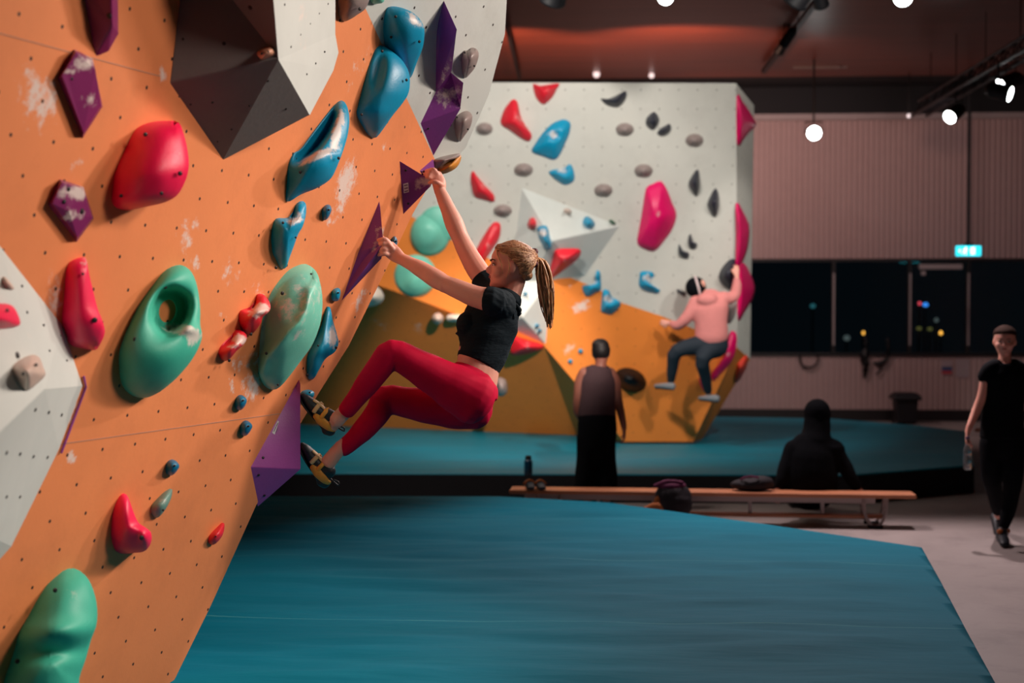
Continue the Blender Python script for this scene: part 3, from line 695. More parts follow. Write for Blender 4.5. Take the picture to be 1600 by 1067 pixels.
blob('climbing_hold', 'grey-brown rounded hold cut by the top edge, above the blue slabs', HL,
    [(529, -12), (552, -22), (577, -10), (572, 12), (560, 22), (546, 31), (536, 33), (530, 20)], PO, 'stone', k=.6, dome=.02, holes=[(562, 14, .01)])
blob('climbing_hold', 'mint green hold barely showing at the top edge', HL, [(580, -14), (600, -16), (600, 2), (590, 6), (581, 4)], PW, 'mint', k=.4, dome=.02)
blob('climbing_hold', 'grey heart-shaped hold, upper of two on the white panel edge', HL,
    [(722, 98), (723, 86), (727, 79), (731, 82), (737, 75), (745, 77), (748, 87), (743, 104), (735, 115), (727, 122), (723, 114)], PW, 'stone', k=.5, dome=.03, holes=[(741, 103, .007), (726, 82, .007)])
blob('climbing_hold', 'grey teardrop hold, lower of two on the white panel edge', HL,
    [(711, 198), (713, 184), (722, 176), (732, 174), (738, 182), (735, 198), (726, 212), (718, 221), (713, 212)], PW, 'stone', k=.5, dome=.03, holes=[(731, 202, .007), (714, 183, .007)])
blob('climbing_hold', 'mustard hold under the white panel by the climber\'s right hand', HL,
    [(684, 268), (692, 258), (706, 250), (719, 242), (720, 250), (714, 261), (704, 268), (692, 272)], PW, 'ochre', k=.5, dome=.05)
blob('climbing_hold', 'grey slab above the mustard hold by the climber\'s right hand', HL,
    [(679, 250), (700, 243), (719, 240), (716, 246), (700, 253), (686, 262), (679, 262)], PW, 'stone', k=.3, dome=.03, n=32, nr=6)
blob('climbing_hold', 'bright pink boot-shaped hold low on the wall, left of the grey-green teardrop', HL,
    [(175, 838), (176, 812), (180, 792), (188, 776), (195, 771), (201, 778), (208, 798), (216, 816), (226, 823), (236, 832), (236, 848), (226, 861), (208, 864), (192, 865), (181, 860)],
    PO, 'pink', k=.62, dome=.015, holes=[(221, 840, .012)], extra=lambda x, y, t: .02*gs(x, y, 226, 840, 8, 14))
blob('climbing_hold', 'grey-green teardrop hold between the pink boot and the wall edge', HL,
    [(237, 800), (238, 790), (250, 776), (262, 766), (269, 764), (268, 776), (262, 790), (254, 802), (246, 809), (240, 806)], PO, 'grey_teal', k=.5, dome=.01, n=36, nr=7, chalk=[(256, 785, 10, 10, .4)], holes=[(255, 797, .006)])
blob('climbing_hold', 'small red fin hold near the lower wall edge', HL,
    [(326, 846), (329, 836), (338, 826), (348, 817), (351, 820), (349, 833), (344, 842), (336, 850), (329, 851)], PO, 'red', k=.5, dome=.01, n=36, nr=7, holes=[(337, 838, .004)])
# holds on the volumes
pv = o_on[V2]
def vol_plane(o, px, py):
    t, p, n = o_on[o](px, py); pl = Plane(p, p+n.orthogonal(), p+n.cross(n.orthogonal())); return pl
blob('climbing_hold', 'red block hold cut by the left photo edge on the white volume', HL,
    [(-30, 478), (0, 474), (16, 476), (24, 483), (30, 496), (32, 505), (26, 510), (0, 513), (-30, 512)], vol_plane(V2, 10, 495), 'pink', k=0, dome=.06, holes=[(11, 485, .007)])
blob('climbing_hold', 'beige rounded pinch hold low on the white volume at left', HL,
    [(22, 575), (27, 566), (40, 558), (52, 554), (62, 559), (68, 574), (71, 586), (60, 598), (46, 609), (38, 606), (28, 592)], vol_plane(V2, 45, 580), 'beige', k=0, dome=.07, holes=[(56, 570, .007), (36, 584, .007)])
blob('climbing_hold', 'thin pale beige edge hold, uppermost on the white volume at left', HL,
    [(6, 432), (10, 434), (20, 446), (22, 452), (16, 450), (8, 442)], vol_plane(V2, 14, 441), 'beige', k=0, dome=.02, n=24, nr=5)
blob('climbing_hold', 'small wooden cylinder hold on the dark face of the grey volume', HL,
    [(402, 86), (403, 80), (412, 75), (424, 72), (430, 76), (430, 84), (420, 90), (408, 93)], vol_plane(V1, 414, 84), 'wood_hold', k=0, dome=.05, n=32, nr=7, holes=[(419, 81, .006), (409, 84, .006)])

# purple volumes the climber uses
foot_vol = volume('wall_volume', 'purple triangular volume under the climber\'s shoes, lowest on the edge', 'volume',
    [(468, 592, 0), (391, 730, 0), (404, 792, 0), (470, 733, .13), (469.5, 600, .03)], [(0, 1, 3, 4), (1, 2, 3), (0, 4, 3, 2)], PO, 'violet', bevel=.004,
    chalk=[(400, 780, 1, 1, 0)], holes=[(461, 621, .008), (411, 715, .008), (404, 742, .008), (413, 774, .008)])
left_vol = volume('wall_volume', 'narrow dark purple volume pinched by the climber\'s left hand', 'volume',
    [(593, 313, 0), (560, 395, 0), (533, 472, 0), (599, 380, .10), (594, 322, .012), (596, 404, .085)], [(0, 1, 3, 4), (1, 2, 5, 3), (0, 4, 3, 5, 2)], PO, 'purple', bevel=.004, chalk=[(590, 370, 14, 34, .45)], holes=[])
right_vol = volume('wall_volume', 'purple triangular volume under the climber\'s right hand', 'volume',
    [(624, 251, 0), (630, 336, 0), (676, 283, .12), (673, 291, .115), (648, 288, 0)], [(0, 1, 3, 2), (0, 2, 4), (1, 4, 3), (2, 3, 4)], PO, 'purple', bevel=.004, chalk=[(668, 284, 18, 10, .75), (655, 292, 12, 10, .4)], holes=[(634, 266, .008), (638, 318, .008)])
def label_plate(o, quad, rows):
    t, p, n = o_on[o](*quad[0]); pl = Plane(p, p+n.orthogonal(), p+n.cross(n.orthogonal()))
    v = [pl.at(x, y, .003) for x, y in quad]; v2 = [q-n*.004 for q in v]
    pt = mesh('label_plate', v+v2, [(0, 1, 2, 3), (0, 4, 5, 1), (1, 5, 6, 2), (2, 6, 7, 3), (3, 7, 4, 0)], 'white_label', o, False)
    for r in range(rows):
        s0, s1 = (r+.35)/rows, (r+.65)/rows; A, B, Cc, D = v
        q = [A.lerp(D, s0).lerp(B.lerp(Cc, s0), .15), A.lerp(D, s0).lerp(B.lerp(Cc, s0), .85), A.lerp(D, s1).lerp(B.lerp(Cc, s1), .85), A.lerp(D, s1).lerp(B.lerp(Cc, s1), .15)]
        m = mesh('print_line', [x+n*.0008 for x in q]+[x-n*.0005 for x in q], [(0, 1, 2, 3), (4, 5, 6, 7), (0, 1, 5, 4), (1, 2, 6, 5), (2, 3, 7, 6), (3, 0, 4, 7)], 'label_ink', pt, False)
label_plate(foot_vol, [(425, 676), (434, 657), (440, 661), (431, 680)], 2)
label_plate(right_vol, [(630, 288), (638, 286), (639, 300), (631, 302)], 3)
volume('wall_volume', 'tall purple diamond volume, uppermost on the white panel', 'volume',
    [(694, 0, 0), (681, 45, 0), (681, 146, 0), (714, 46, .13), (706, 112, .10)], [(0, 1, 2, 3), (2, 4, 3), (0, 3, 4, 2)], PW, 'purple', bevel=.004, chalk=[(697, 110, 6, 26, .5, 20)])
volume('wall_volume', 'chalky purple faceted volume below the tall purple diamond', 'volume',
    [(704, 112, .02), (656, 194, 0), (677, 246, 0), (725, 129, .1), (720, 170, .1), (682, 140, 0)], [(5, 1, 4, 3, 0), (1, 2, 4), (2, 5, 0, 3, 4)], PW, 'purple', bevel=.004, chalk=[(700, 150, 30, 22, .62)], holes=[(669, 201, .008)])
volume('wall_volume', 'small purple triangular volume tip behind the climber\'s right fingers', 'volume',
    [(655, 267, 0), (678, 247, 0), (668, 285, 0), (680, 268, .05)], [(0, 1, 3), (0, 3, 2), (1, 2, 3)], PO, 'purple', bevel=.003)

# ================================================================ FAR CLIMBING WALL
PA = Plane(P(972, 690, 16.0), P(1083, 690, 16.0), P(1150, 130, 15.0))
D3 = lambda x, y: PA.at(x, y)
baseL = [mt.at(x, 673) for x in (440, 900)]
corner_top = P(1178, 165, 15.8); corner_bot = P(1172, 561, 16.35)
PR = Plane(PA.at(1150, 130), corner_top, PA.at(1152, 543))
kw = dict(nutr=.008)
of = Vector(PA.uv(PA.at(1000, 200)))
mat('far_white', rgb(208, 207, 198), .65, .03, 2, nutc=(130, 126, 120), lattice=(Vector((.2, 0)), Vector((0, .2)), of), chalk=True, dirt=(rgb(160, 156, 150), .25), **kw)
mat('far_orange', rgb(244, 138, 52), .6, .04, 2, nutc=(190, 104, 40), lattice=(Vector((.2, 0)), Vector((0, .2)), of), chalk=True, dirt=(rgb(210, 110, 50), .25), **kw)
far = empty('climbing_wall', PA.at(1020, 690), 'white and orange bouldering wall standing in the middle of the hall', 'climbing wall')
bnd = [(520, 250), (640, 336), (700, 372), (760, 402), (805, 425), (858, 436), (887, 432), (930, 449), (971, 473), (1037, 495), (1095, 518), (1152, 543)]
panel('white_panel', [(520, 128), (1150, 130), (1152, 543)]+bnd[::-1][1:], PA, 'far_white', far, .12, [(820, 395, 14, 10, .4)])
fold = [(520, 415), (588, 444), (710, 491), (850, 540), (905, 605), (975, 690)]
panel('orange_panel', bnd+[(1083, 690)]+fold[::-1], PA, 'far_orange', far, .12,
      [(885, 543, 7, 11, 1.0, 20), (905, 478, 26, 5, .9, 15), (925, 487, 12, 4, .8, 15), (885, 450, 10, 14, .5), (660, 470, 10, 8, .5), (935, 465, 8, 12, .5)])
f3 = [PA.at(*q) for q in fold]
PD = Plane(f3[1], f3[3], mt.at(700, 672))
def foot(px):
    lo, hi = 560, 760
    for _ in range(40):
        mid = (lo+hi)/2
        if PD.at(px, mid).z > MT: lo = mid
        else: hi = mid
    return (px, lo)
dl, cr2 = foot(430), foot(900); cr = PD.at(*cr2)
panel('overhang_panel', [(430, 385), (588, 444), (850, 540), cr2, dl], PD, 'far_orange', far, .12, [(606, 512, 9, 8, .6), (653, 512, 9, 8, .6), (588, 500, 8, 5, .4)])
mesh('overhang_panel', [f3[1], f3[2], f3[3]], [(0, 1, 2)], 'far_orange', far, False, uvs=[PA.uv(p) for p in f3[1:4]], chalk=[0]*3)
mesh('overhang_panel', [f3[3], f3[4], f3[5], cr], [(0, 1, 3), (1, 2, 3)], 'far_orange', far, False, uvs=[PA.uv(p) for p in f3[3:6]+[cr]], chalk=[0]*4)
e1, e2, e3, e4 = PA.at(1150, 130), corner_top, corner_bot, PA.at(1152, 543)
panel('side_panel', [e1, e2, e3, e4], PR, 'far_white', far, .3)
b1 = PA.at(1083, 690); b2 = mt.at(1097, 686)
mesh('side_panel', [e4, e3, b2, b1], [(0, 1, 2, 3)], 'far_orange', far, False, uvs=[(0.1, .1)]*4, chalk=[0]*4)
bk = [p+Vector((-.1, 1.2, 0)) for p in (e2, e3, b2)]
mesh('wall_return', [e2, e3, b2]+bk, [(0, 1, 4, 3), (1, 2, 5, 4)], 'volume_grey', far, False)
tl = PA.at(520, 128)
mesh('top_cap', [tl, e1, e2, e2+Vector((-.1, 1.2, 0)), tl+Vector((0, 1.6, 0))], [(0, 1, 2, 3, 4)], 'volume_grey', far, False)

def s3(pts): return [(720+x/3.2, 100+y/3.2) for x, y in pts]
def s5(pts): return [(780+x/3.677, 270+y/3.677) for x, y in pts]
def s53(pts): return [(860+x/3.333, 380+y/3.333) for x, y in pts]
def s7(pts): return [(1000+x/3.81, 380+y/3.81) for x, y in pts]
volU = volume('wall_volume', 'white star-shaped volume behind the climber\'s head, upper of two', 'volume',
    [(815, 293, 0), (969, 353, 0), (914, 432, 0), (874, 436, 0), (822, 446, 0), (802, 400, 0), (864, 376, .35)],
    [(0, 1, 6), (1, 2, 6), (2, 3, 6), (3, 4, 6), (4, 5, 6), (5, 0, 6)], PA, 'volume_white', bevel=.01)
volL = volume('wall_volume', 'white wedge volume hanging below the star-shaped one, behind the climber\'s back', 'volume',
    [(800, 432, 0), (862, 436, 0), (853, 538, 0), (786, 508, 0), (816, 496, .3)], [(0, 1, 4), (1, 2, 4), (2, 3, 4), (3, 0, 4)], PA, 'volume_white', bevel=.01)
fh = [
 ('red wedge hold touching the top edge of the far wall', s3([(362, 100), (400, 108), (490, 97), (478, 130), (455, 170), (418, 202), (395, 192), (372, 160)]), 'red', .1),
 ('red boomerang hold above the blue hook hold on the far wall', s3([(265, 175), (285, 195), (300, 260), (325, 310), (355, 355), (340, 388), (300, 372), (250, 335), (200, 300), (212, 240), (240, 195)]), 'red', .12),
 ('big blue hold with a chalky pocket, right of the red boomerang', s3([(505, 278), (530, 280), (549, 300), (542, 350), (520, 400), (495, 455), (465, 480), (410, 462), (355, 440), (368, 405), (410, 345), (455, 300)]), 'blue', .12),
 ('black crescent hold near the top of the far wall', s3([(700, 172), (725, 178), (760, 165), (800, 145), (825, 135), (830, 160), (812, 195), (785, 217), (745, 212), (715, 195)]), 'black_hold', .1),
 ('blue horned hold below the big blue pocket hold', s3([(440, 540), (470, 528), (505, 524), (528, 512), (545, 500), (560, 520), (569, 560), (560, 590), (520, 605), (485, 585), (455, 562)]), 'blue', .1),
 ('upper black pebble hold beside the grey ovals', s3([(965, 240), (985, 258), (993, 285), (978, 315), (958, 332), (930, 308), (925, 285), (935, 262)]), 'black_hold', .1),
 ('lower black pebble hold beside the grey ovals', s3([(1045, 300), (1052, 325), (1040, 345), (1010, 362), (982, 350), (995, 325), (1020, 310)]), 'black_hold', .08),
 ('red triangular hold left on the far wall, near the climber\'s raised arm', s3([(60, 535), (85, 565), (125, 610), (165, 655), (165, 690), (115, 680), (70, 665), (55, 620), (48, 570)]), 'red', .1),
 ('big magenta slab hold right of centre on the far wall', s3([(960, 600), (1000, 585), (1030, 625), (1055, 690), (1078, 752), (1060, 820), (1020, 880), (970, 935), (925, 928), (883, 898), (892, 820), (905, 750), (920, 650), (930, 615)]), 'magenta', .16),
 ('left black spindle hold of two, right of the magenta slab', s3([(1185, 525), (1195, 580), (1192, 630), (1178, 665), (1158, 640), (1138, 600), (1155, 560)]), 'black_hold', .12),
 ('right black spindle hold of two, near the wall corner', s3([(1275, 620), (1290, 660), (1290, 720), (1272, 770), (1248, 740), (1233, 700), (1250, 655)]), 'black_hold', .12),
 ('small black hook hold, upper of two below the spindles', s3([(1150, 850), (1160, 885), (1182, 898), (1175, 925), (1150, 925), (1138, 900), (1138, 865)]), 'black_hold', .07),
 ('small black hook hold, lower of two below the spindles', s3([(1092, 900), (1110, 930), (1142, 945), (1135, 975), (1105, 968), (1088, 945)]), 'black_hold', .07),
 ('blue block hold on the left point of the star volume', s5([(218, 318), (240, 305), (270, 308), (285, 360), (295, 430), (262, 438), (245, 410), (225, 370)]), 'blue', .12),
 ('small blue hold on the upper facet of the star volume', s5([(480, 280), (495, 252), (520, 255), (545, 280), (548, 305), (520, 322), (495, 310)]), 'blue', .3),
 ('tiny green hold at the right tip of the star volume', s5([(630, 272), (650, 272), (670, 290), (660, 300), (640, 288)]), 'green', .08),
 ('small pale orange hold on the star volume', s5([(372, 208), (395, 203), (415, 218), (405, 235), (380, 230)]), 'beige', .25),
 ('small round red hold left on the star volume', s5([(165, 285), (180, 258), (200, 262), (212, 290), (205, 315), (180, 325), (162, 310)]), 'red', .1),
 ('red wing-shaped hold under the star volume', s5([(318, 450), (345, 440), (400, 438), (455, 440), (470, 455), (455, 490), (410, 530), (350, 575), (300, 608), (285, 598), (290, 560), (305, 500)]), 'red', .3),
 ('blue pocket hold, upper of the touching pair on the paint edge', s5([(558, 565), (578, 568), (584, 620), (583, 672), (550, 690), (515, 712), (490, 700), (476, 655), (500, 645), (540, 640), (556, 605)]), 'blue', .1),
 ('blue pocket hold, lower of the touching pair on the paint edge', s5([(595, 680), (615, 670), (635, 685), (650, 715), (695, 742), (690, 775), (665, 800), (640, 815), (610, 808), (585, 795), (588, 735)]), 'blue', .1),
 ('blue C-shaped hold left of the person in pink', s53([(470, 150), (500, 146), (530, 150), (540, 172), (517, 190), (515, 215), (535, 232), (570, 242), (560, 262), (530, 257), (490, 245), (463, 222), (463, 180)]), 'blue', .1),
 ('big black diamond hold under the raised hand of the person in pink', s7([(540, 95), (568, 100), (578, 150), (570, 220), (545, 280), (505, 260), (470, 215), (478, 165), (505, 125)]), 'black_hold', .16),
 ('small black sliver hold beside the beanie of the person in pink', s7([(220, 275), (245, 282), (270, 290), (268, 305), (240, 303), (222, 290)]), 'black_hold', .06),
 ('grey hold behind the right side of the person in pink', s7([(505, 350), (545, 348), (576, 352), (570, 410), (555, 455), (525, 482), (510, 440)]), 'stone', .1),
 ('long magenta banana-shaped hold behind the legs of the person in pink', s7([(540, 525), (565, 528), (577, 560), (572, 630), (550, 695), (510, 750), (470, 790), (440, 822), (425, 800), (430, 770), (470, 720), (500, 670), (522, 600), (525, 560)]), 'magenta', .12),
 ('magenta hold end behind the right shin of the person in pink', s7([(355, 805), (375, 800), (390, 830), (388, 880), (372, 870), (358, 840)]), 'magenta', .08),
 ('long red bar hold behind the climber\'s face', [(771, 348), (782, 351), (780, 372), (768, 392), (752, 416), (742, 430), (738, 418), (742, 395), (756, 368)], 'red', .1),
 ('dark green-grey block hold behind the climber\'s lower back', [(776, 592), (790, 594), (792, 614), (778, 618)], 'stone', .12),
 ('white dome hold at the left end of the orange strip', [(566, 470), (570, 452), (582, 445), (594, 452), (600, 464), (594, 474), (578, 479), (566, 480)], 'cream', .16),
 ('round mint hold with a crescent lip, upper of two on the orange panel', ellipse(672, 366, 31, 34, 10), 'mint', .14),
 ('pale mint round hold tucked behind the upper mint disc', ellipse(684, 352, 30, 30), 'mint', .05),
 ('round mint hold, lower of two on the orange panel', ellipse(649, 431, 33, 33), 'mint', .14),
 ('glossy black oval hold between the two standing figures', ellipse(985, 594, 26, 18, 22), 'gloss_black', .2),
 ('small pinkish ball hold under the mint discs', ellipse(684, 498, 9, 9), 'beige', .12),
 ('small white bar hold under the mint discs, touching the climber\'s shirt', [(698, 494), (708, 491), (722, 493), (722, 502), (708, 503), (699, 501)], 'cream', .1),
 ('tiny blue dot hold, upper of two on the lit orange panel', ellipse(907, 549, 4, 4), 'blue', .05),
 ('tiny blue dot hold, lower of two on the lit orange panel', ellipse(891, 565, 4, 4), 'blue', .05),
 ('tiny blue dot hold high on the wedge volume behind the ponytail', ellipse(821, 459, 3.5, 3.5), 'blue', .24),
 ('tiny blue dot hold, upper of two near the tip of the wedge volume', ellipse(840, 509, 3.2, 3.2), 'blue', .24),
 ('tiny blue dot hold, lower of two near the tip of the wedge volume', ellipse(844, 517, 3.2, 3.2), 'blue', .2),
 ('red hold under the wedge volume, behind the climber\'s back', [(798, 552), (802, 526), (820, 530), (848, 538), (846, 546), (828, 552), (810, 555)], 'red', .2),
]
def far_plane(cx, cy):
    for v in (volU, volL):
        b = o_on[v](cx, cy)
        if b: return Plane(b[1], b[1]+b[2].orthogonal(), b[1]+b[2].cross(b[2].orthogonal())), True
    return PA, False
for lb, ol, m, h in fh:
    cx = sum(p[0] for p in ol)/len(ol); cy = sum(p[1] for p in ol)/len(ol)
    pl, onv = far_plane(cx, cy)
    big = max(p[0] for p in ol)-min(p[0] for p in ol) > 20
    if 'round mint' in lb:
        h = .05
        c0 = (cx, cy); sgn_ = 1 if 'upper' in lb else -1; ex = lambda x, y, t, c0=c0, q=sgn_: .06*sg(x, y, c0[0]-6*q, c0[1]+(2 if q > 0 else 12), 22, 24 if q > 0 else 16, 20*q)
    elif 'pocket' in lb or 'C-shaped' in lb: ex = lambda x, y, t, c0=(cx, cy): -.09*gs(x, y, c0[0]+2, c0[1]-5, 6, 6)
    else: ex = None
    ch = []
    if m == 'blue' and big: ch = [(cx-2, cy-6, 9, 8, .75)]
    if m in ('red', 'magenta') and big: ch = [(cx+4, cy-2, 8, 12, .35)]
    blob('climbing_hold', lb, HL, ol, pl, m, k=0, dome=min(h, .12) if onv else h, n=40 if big else 20, nr=9 if big else 5, extra=ex, chalk=ch)
for x, y, a, b, lb in ((118, 325, 42, 32, 'grey oval hold at the left, level with the red boomerang'), (820, 328, 45, 33, 'grey oval hold left of the black pebbles'), (1168, 382, 45, 33, 'grey oval hold nearest the right corner of the far wall'),
                   (314, 530, 47, 33, 'grey oval hold left of the blue horned hold'), (914, 534, 46, 33, 'grey oval hold just above the magenta slab'), (713, 632, 46, 32, 'grey oval hold between the blue horned hold and the magenta slab'),
                   (210, 733, 46, 30, 'grey oval hold beside the left tip of the star volume')):
    blob('climbing_hold', lb, HL, ellipse(720+x/3.2, 100+y/3.2, a/3.2, b/3.2), PA, 'stone', k=0, dome=.1, n=28, nr=7)
# holds on the narrow lit corner face
for lb, ol, m in (('magenta spiky hold at the top of the far wall corner', s3([(1383, 160), (1410, 190), (1430, 215), (1478, 300), (1455, 330), (1420, 370), (1395, 410), (1382, 380)]), 'magenta'),
                  ('magenta leaf hold halfway up the far wall corner', s3([(1380, 695), (1410, 735), (1440, 800), (1444, 860), (1430, 940), (1400, 1010), (1380, 1020), (1380, 860)]), 'magenta'),
                  ('large magenta leaf hold on the corner beside the raised hand', s7([(584, 110), (610, 112), (645, 155), (683, 260), (672, 330), (630, 400), (590, 465), (583, 380), (583, 240)]), 'magenta'),
                  ('orange-red hold low on the corner of the far wall', s7([(640, 668), (636, 730), (602, 800), (572, 832), (566, 810), (580, 730), (610, 690)]), 'orange_red')):
    blob('climbing_hold', lb, HL, ol, PR if 'low on' not in lb else Plane(e4, e3, b2), m, k=.0, dome=.05, n=36, nr=8)

# ================================================================ CEILING FIXTURES
def spotlight(px, py, z=None, Z=None, d=Vector((0, -1, -.5)), r=.075, lens='lens', label='', hz=None, dark=False):
    """cylindrical track spot: housing, lens, yoke and stem up to its track"""
    if Z is None: Z = (CAM.z-z)/-ray(px, py).z
    p = P(px, py, Z); d = Vector(d).normalized(); e = empty('spotlight', p, label, 'spotlight', None)
    g = Geo(); g.lathe(p, [(r*1.05, 0), (r*1.08, -.02), (r*1.02, -.03), (r, -.2), (r*.7, -.25), (r*.3, -.26)], d, 24); g.build('housing', 'black_metal', e)
    if not dark:
        g = Geo(); g.lathe(p+d*.003, [(r*.95, 0), (r*.8, .008), (.001, .012)], d, 24); g.build('lens', lens, e)
    q = p-d*.13; g = Geo(); sx = d.cross(Vector((0, 0, 1))).normalized()
    top = Vector((q.x, q.y, (hz if hz else q.z+.25)))
    g.tube([q+sx*r*1.1, q+sx*r*1.15+Vector((0, 0, .14)), q-sx*r*1.15+Vector((0, 0, .14)), q-sx*r*1.1], [.01], n=6, sub=1)
    g.tube([q+Vector((0, 0, .14)), top], [.014], n=8, sub=1); g.build('bracket', 'black_metal', e)
    return e
ZT1 = 4.95
def track(x0, y0, x1, y1, z, label, size=.05, truss=False):
    a, b = Vector((x0, y0, z)), Vector((x1, y1, z)); e = empty('lighting_track', (a+b)/2, label, 'lighting track')
    g = Geo(); dd = (b-a).normalized(); sx = dd.cross(Vector((0, 0, 1)))
    if truss:
        for o in (sx*.1, -sx*.1, Vector((0, 0, .2))): g.tube([a+o, b+o], [.022], n=8, sub=1)
        k = 0; L = (b-a).length
        while k*.22 < L-.25:
            p, q = a+dd*(k*.22), a+dd*((k+1)*.22)
            for o1, o2 in ((sx*.1, Vector((0, 0, .2))), (-sx*.1, Vector((0, 0, .2))), (sx*.1, -sx*.1)):
                g.tube([p+o1, q+o2] if k % 2 else [p+o2, q+o1], [.009], n=5, sub=1)
            k += 1
    else: g.box((a+b)/2, ((b-a).length, size, size), (dd, sx, Vector((0, 0, 1))))
    g.build('rail', 'black_metal', e, smooth=truss)
    g = Geo(); n = 6
    for i in range(n):
        p = a.lerp(b, (i+.5)/n); g.tube([p+Vector((0, 0, .02)), Vector((p.x, p.y, CZ))], [.006], n=6, sub=1)
    g.build('hanger', 'black_metal', e)
    return e
pt = lambda px, py, z: P(px, py, (CAM.z-z)/-ray(px, py).z)
a, b = pt(1283, -6, 5.1), pt(1193, 112, 5.1); track(a.x, a.y-3, b.x, b.y, 5.1, 'black ceiling track running away to the right of centre', .06)
a, b = pt(1660, 52, 4.45), pt(1436, 181, 4.45); track(a.x, a.y-2, b.x, b.y, 4.45, 'dark truss of spotlights hanging at the upper right', truss=True)
a, b = pt(786, 20, 5.1), pt(812, 124, 5.1); track(a.x, a.y, b.x, b.y, 5.1, 'thin black ceiling rail beside the white wall panel', .04)
a, b = pt(700, -10, 4.95), pt(1480, -6, 4.95); track(a.x, a.y, b.x, b.y, 4.95, 'black cross rail along the top edge of the photo', .05)
a, b = Vector((4.35, 9.4, 4.7)), Vector((4.35, 4.6, 4.7))
spotlight(1040, -4, Z=13.2, d=(-.1, -1, -.45), label='bright ceiling spotlight at the top edge, left of two, above the far wall', hz=4.95)
spotlight(1411, -4, Z=13.2, r=.09, d=(-.1, -1, -.45), label='bright ceiling spotlight at the top edge, right of two', hz=4.95)
spotlight(1272, 208, Z=19.4, r=.1, d=(-.1, -1, -.2), label='bright round spotlight hanging in front of the ribbed back wall', hz=CZ)
spotlight(1484, 183, Z=17.2, r=.085, d=(-.75, -.62, -.55), label='lowest glowing spotlight on the hanging truss', hz=4.45)
spotlight(1578, 147, Z=15.2, r=.085, d=(.85, -.45, -.3), label='rightmost glowing spotlight on the hanging truss', hz=4.45)
spotlight(1564, 134, Z=15.6, r=.085, d=(-.96, -.25, -.45), label='edge-on glowing spotlight on the hanging truss, left of its neighbour', hz=4.45)
spotlight(862, 2, Z=13.0, r=.12, d=(-.3, .6, -.7), dark=True, label='black spotlight seen from behind at the top edge, beside the white panel', hz=4.95)
spotlight(1240, 4, Z=13.4, r=.12, d=(-.5, .6, -.7), dark=True, label='black spotlight seen from behind at the top edge near the ceiling track', hz=4.95)
spotlight(1284, 10, Z=13.8, r=.07, d=(.3, .6, -.7), dark=True, label='small black spotlight seen from behind, right of the ceiling track', hz=4.95)
for i, (px, py) in enumerate(((1224, 70), (1216, 82))):
    spotlight(px, py, Z=16.8+i, r=.06, d=(-.4, .7, -.6), dark=True, label=('upper', 'lower')[i]+' small dark spotlight halfway along the ceiling track', hz=5.1)
for px, py, r, lb in ((932, 116, .05, 'small pale globe lamp at the far end of the ceiling, left of two'), (1018, 118, .04, 'faint globe lamp at the far end of the ceiling, right of two'), (1420, 181, .03, 'tiny pale lamp at the end of the hanging truss')):
    p = P(px, py, 20.6); e = empty('globe_lamp', p, lb, 'lamp'); g = Geo(); g.ell(p, r, n=16); g.build('globe', 'lens_dim', e)
    g = Geo(); g.tube([p+Vector((0, 0, r)), Vector((p.x, p.y, CZ))], [.008], n=6, sub=1); g.build('stem', 'black_metal', e)
p = pt(1281, 105, 5.19); g = Geo(); g.box(p, (.75, .06, .03)); tag(g.build('ceiling_strip', 'rail_grey', smooth=False, bevel=.005), 'pale strip fixed to the wooden ceiling right of the track', 'ceiling fitting')
# exit sign on a drop rod
p = P(1513, 392, 20.5); e = empty('exit_sign', p, 'glowing cyan emergency exit sign hanging on a dark rod before the window', 'exit sign')
g = Geo(); g.box(p, (.35, .06, .145)); g.build('lit_panel', 'exit_green', e, smooth=False, bevel=.01)
g = Geo(); q = p+Vector((-.055, -.034, 0))                      # running figure
g.ell(q+Vector((.012, 0, .045)), (.012, .004, .012), n=10)
for a, b in (((.008, .03), (-.008, -.005)), ((.006, .028), (.035, .012)), ((.006, .028), (-.025, .015)), ((-.008, -.005), (.015, -.02)), ((.015, -.02), (.01, -.05)), ((-.008, -.005), (-.02, -.03)), ((-.02, -.03), (-.042, -.035))):
    g.tube([q+Vector((a[0], 0, a[1])), q+Vector((b[0], 0, b[1]))], [.0075], n=6, sub=1)
g.build('running_figure', 'exit_white', e)
g = Geo(); q = p+Vector((.055, -.034, 0)); g.box(q, (.06, .004, .1)); g.build('door_symbol', 'exit_white', e, smooth=False)
g = Geo(); q = p+Vector((-.14, -.034, 0)); g.add([q+Vector((-.012, 0, 0)), q+Vector((.02, 0, .03)), q+Vector((.02, 0, -.03)), q+Vector((-.012, -.003, 0)), q+Vector((.02, -.003, .03)), q+Vector((.02, -.003, -.03))], [(0, 1, 2), (3, 4, 5), (0, 1, 4, 3), (1, 2, 5, 4), (2, 0, 3, 5)]); g.build('arrow', 'exit_white', e, smooth=False)
g = Geo(); g.box(p+Vector((0, 0, .09)), (.12, .04, .05)); g.tube([p+Vector((0, 0, .07)), Vector((p.x, p.y, CZ))], [.025], n=8, sub=1); g.build('rod', 'void', e)

# ================================================================ BACK WALL THINGS
def wallpos(px, py, dy=.06): return Yplane(BY-dy).at(px, py)
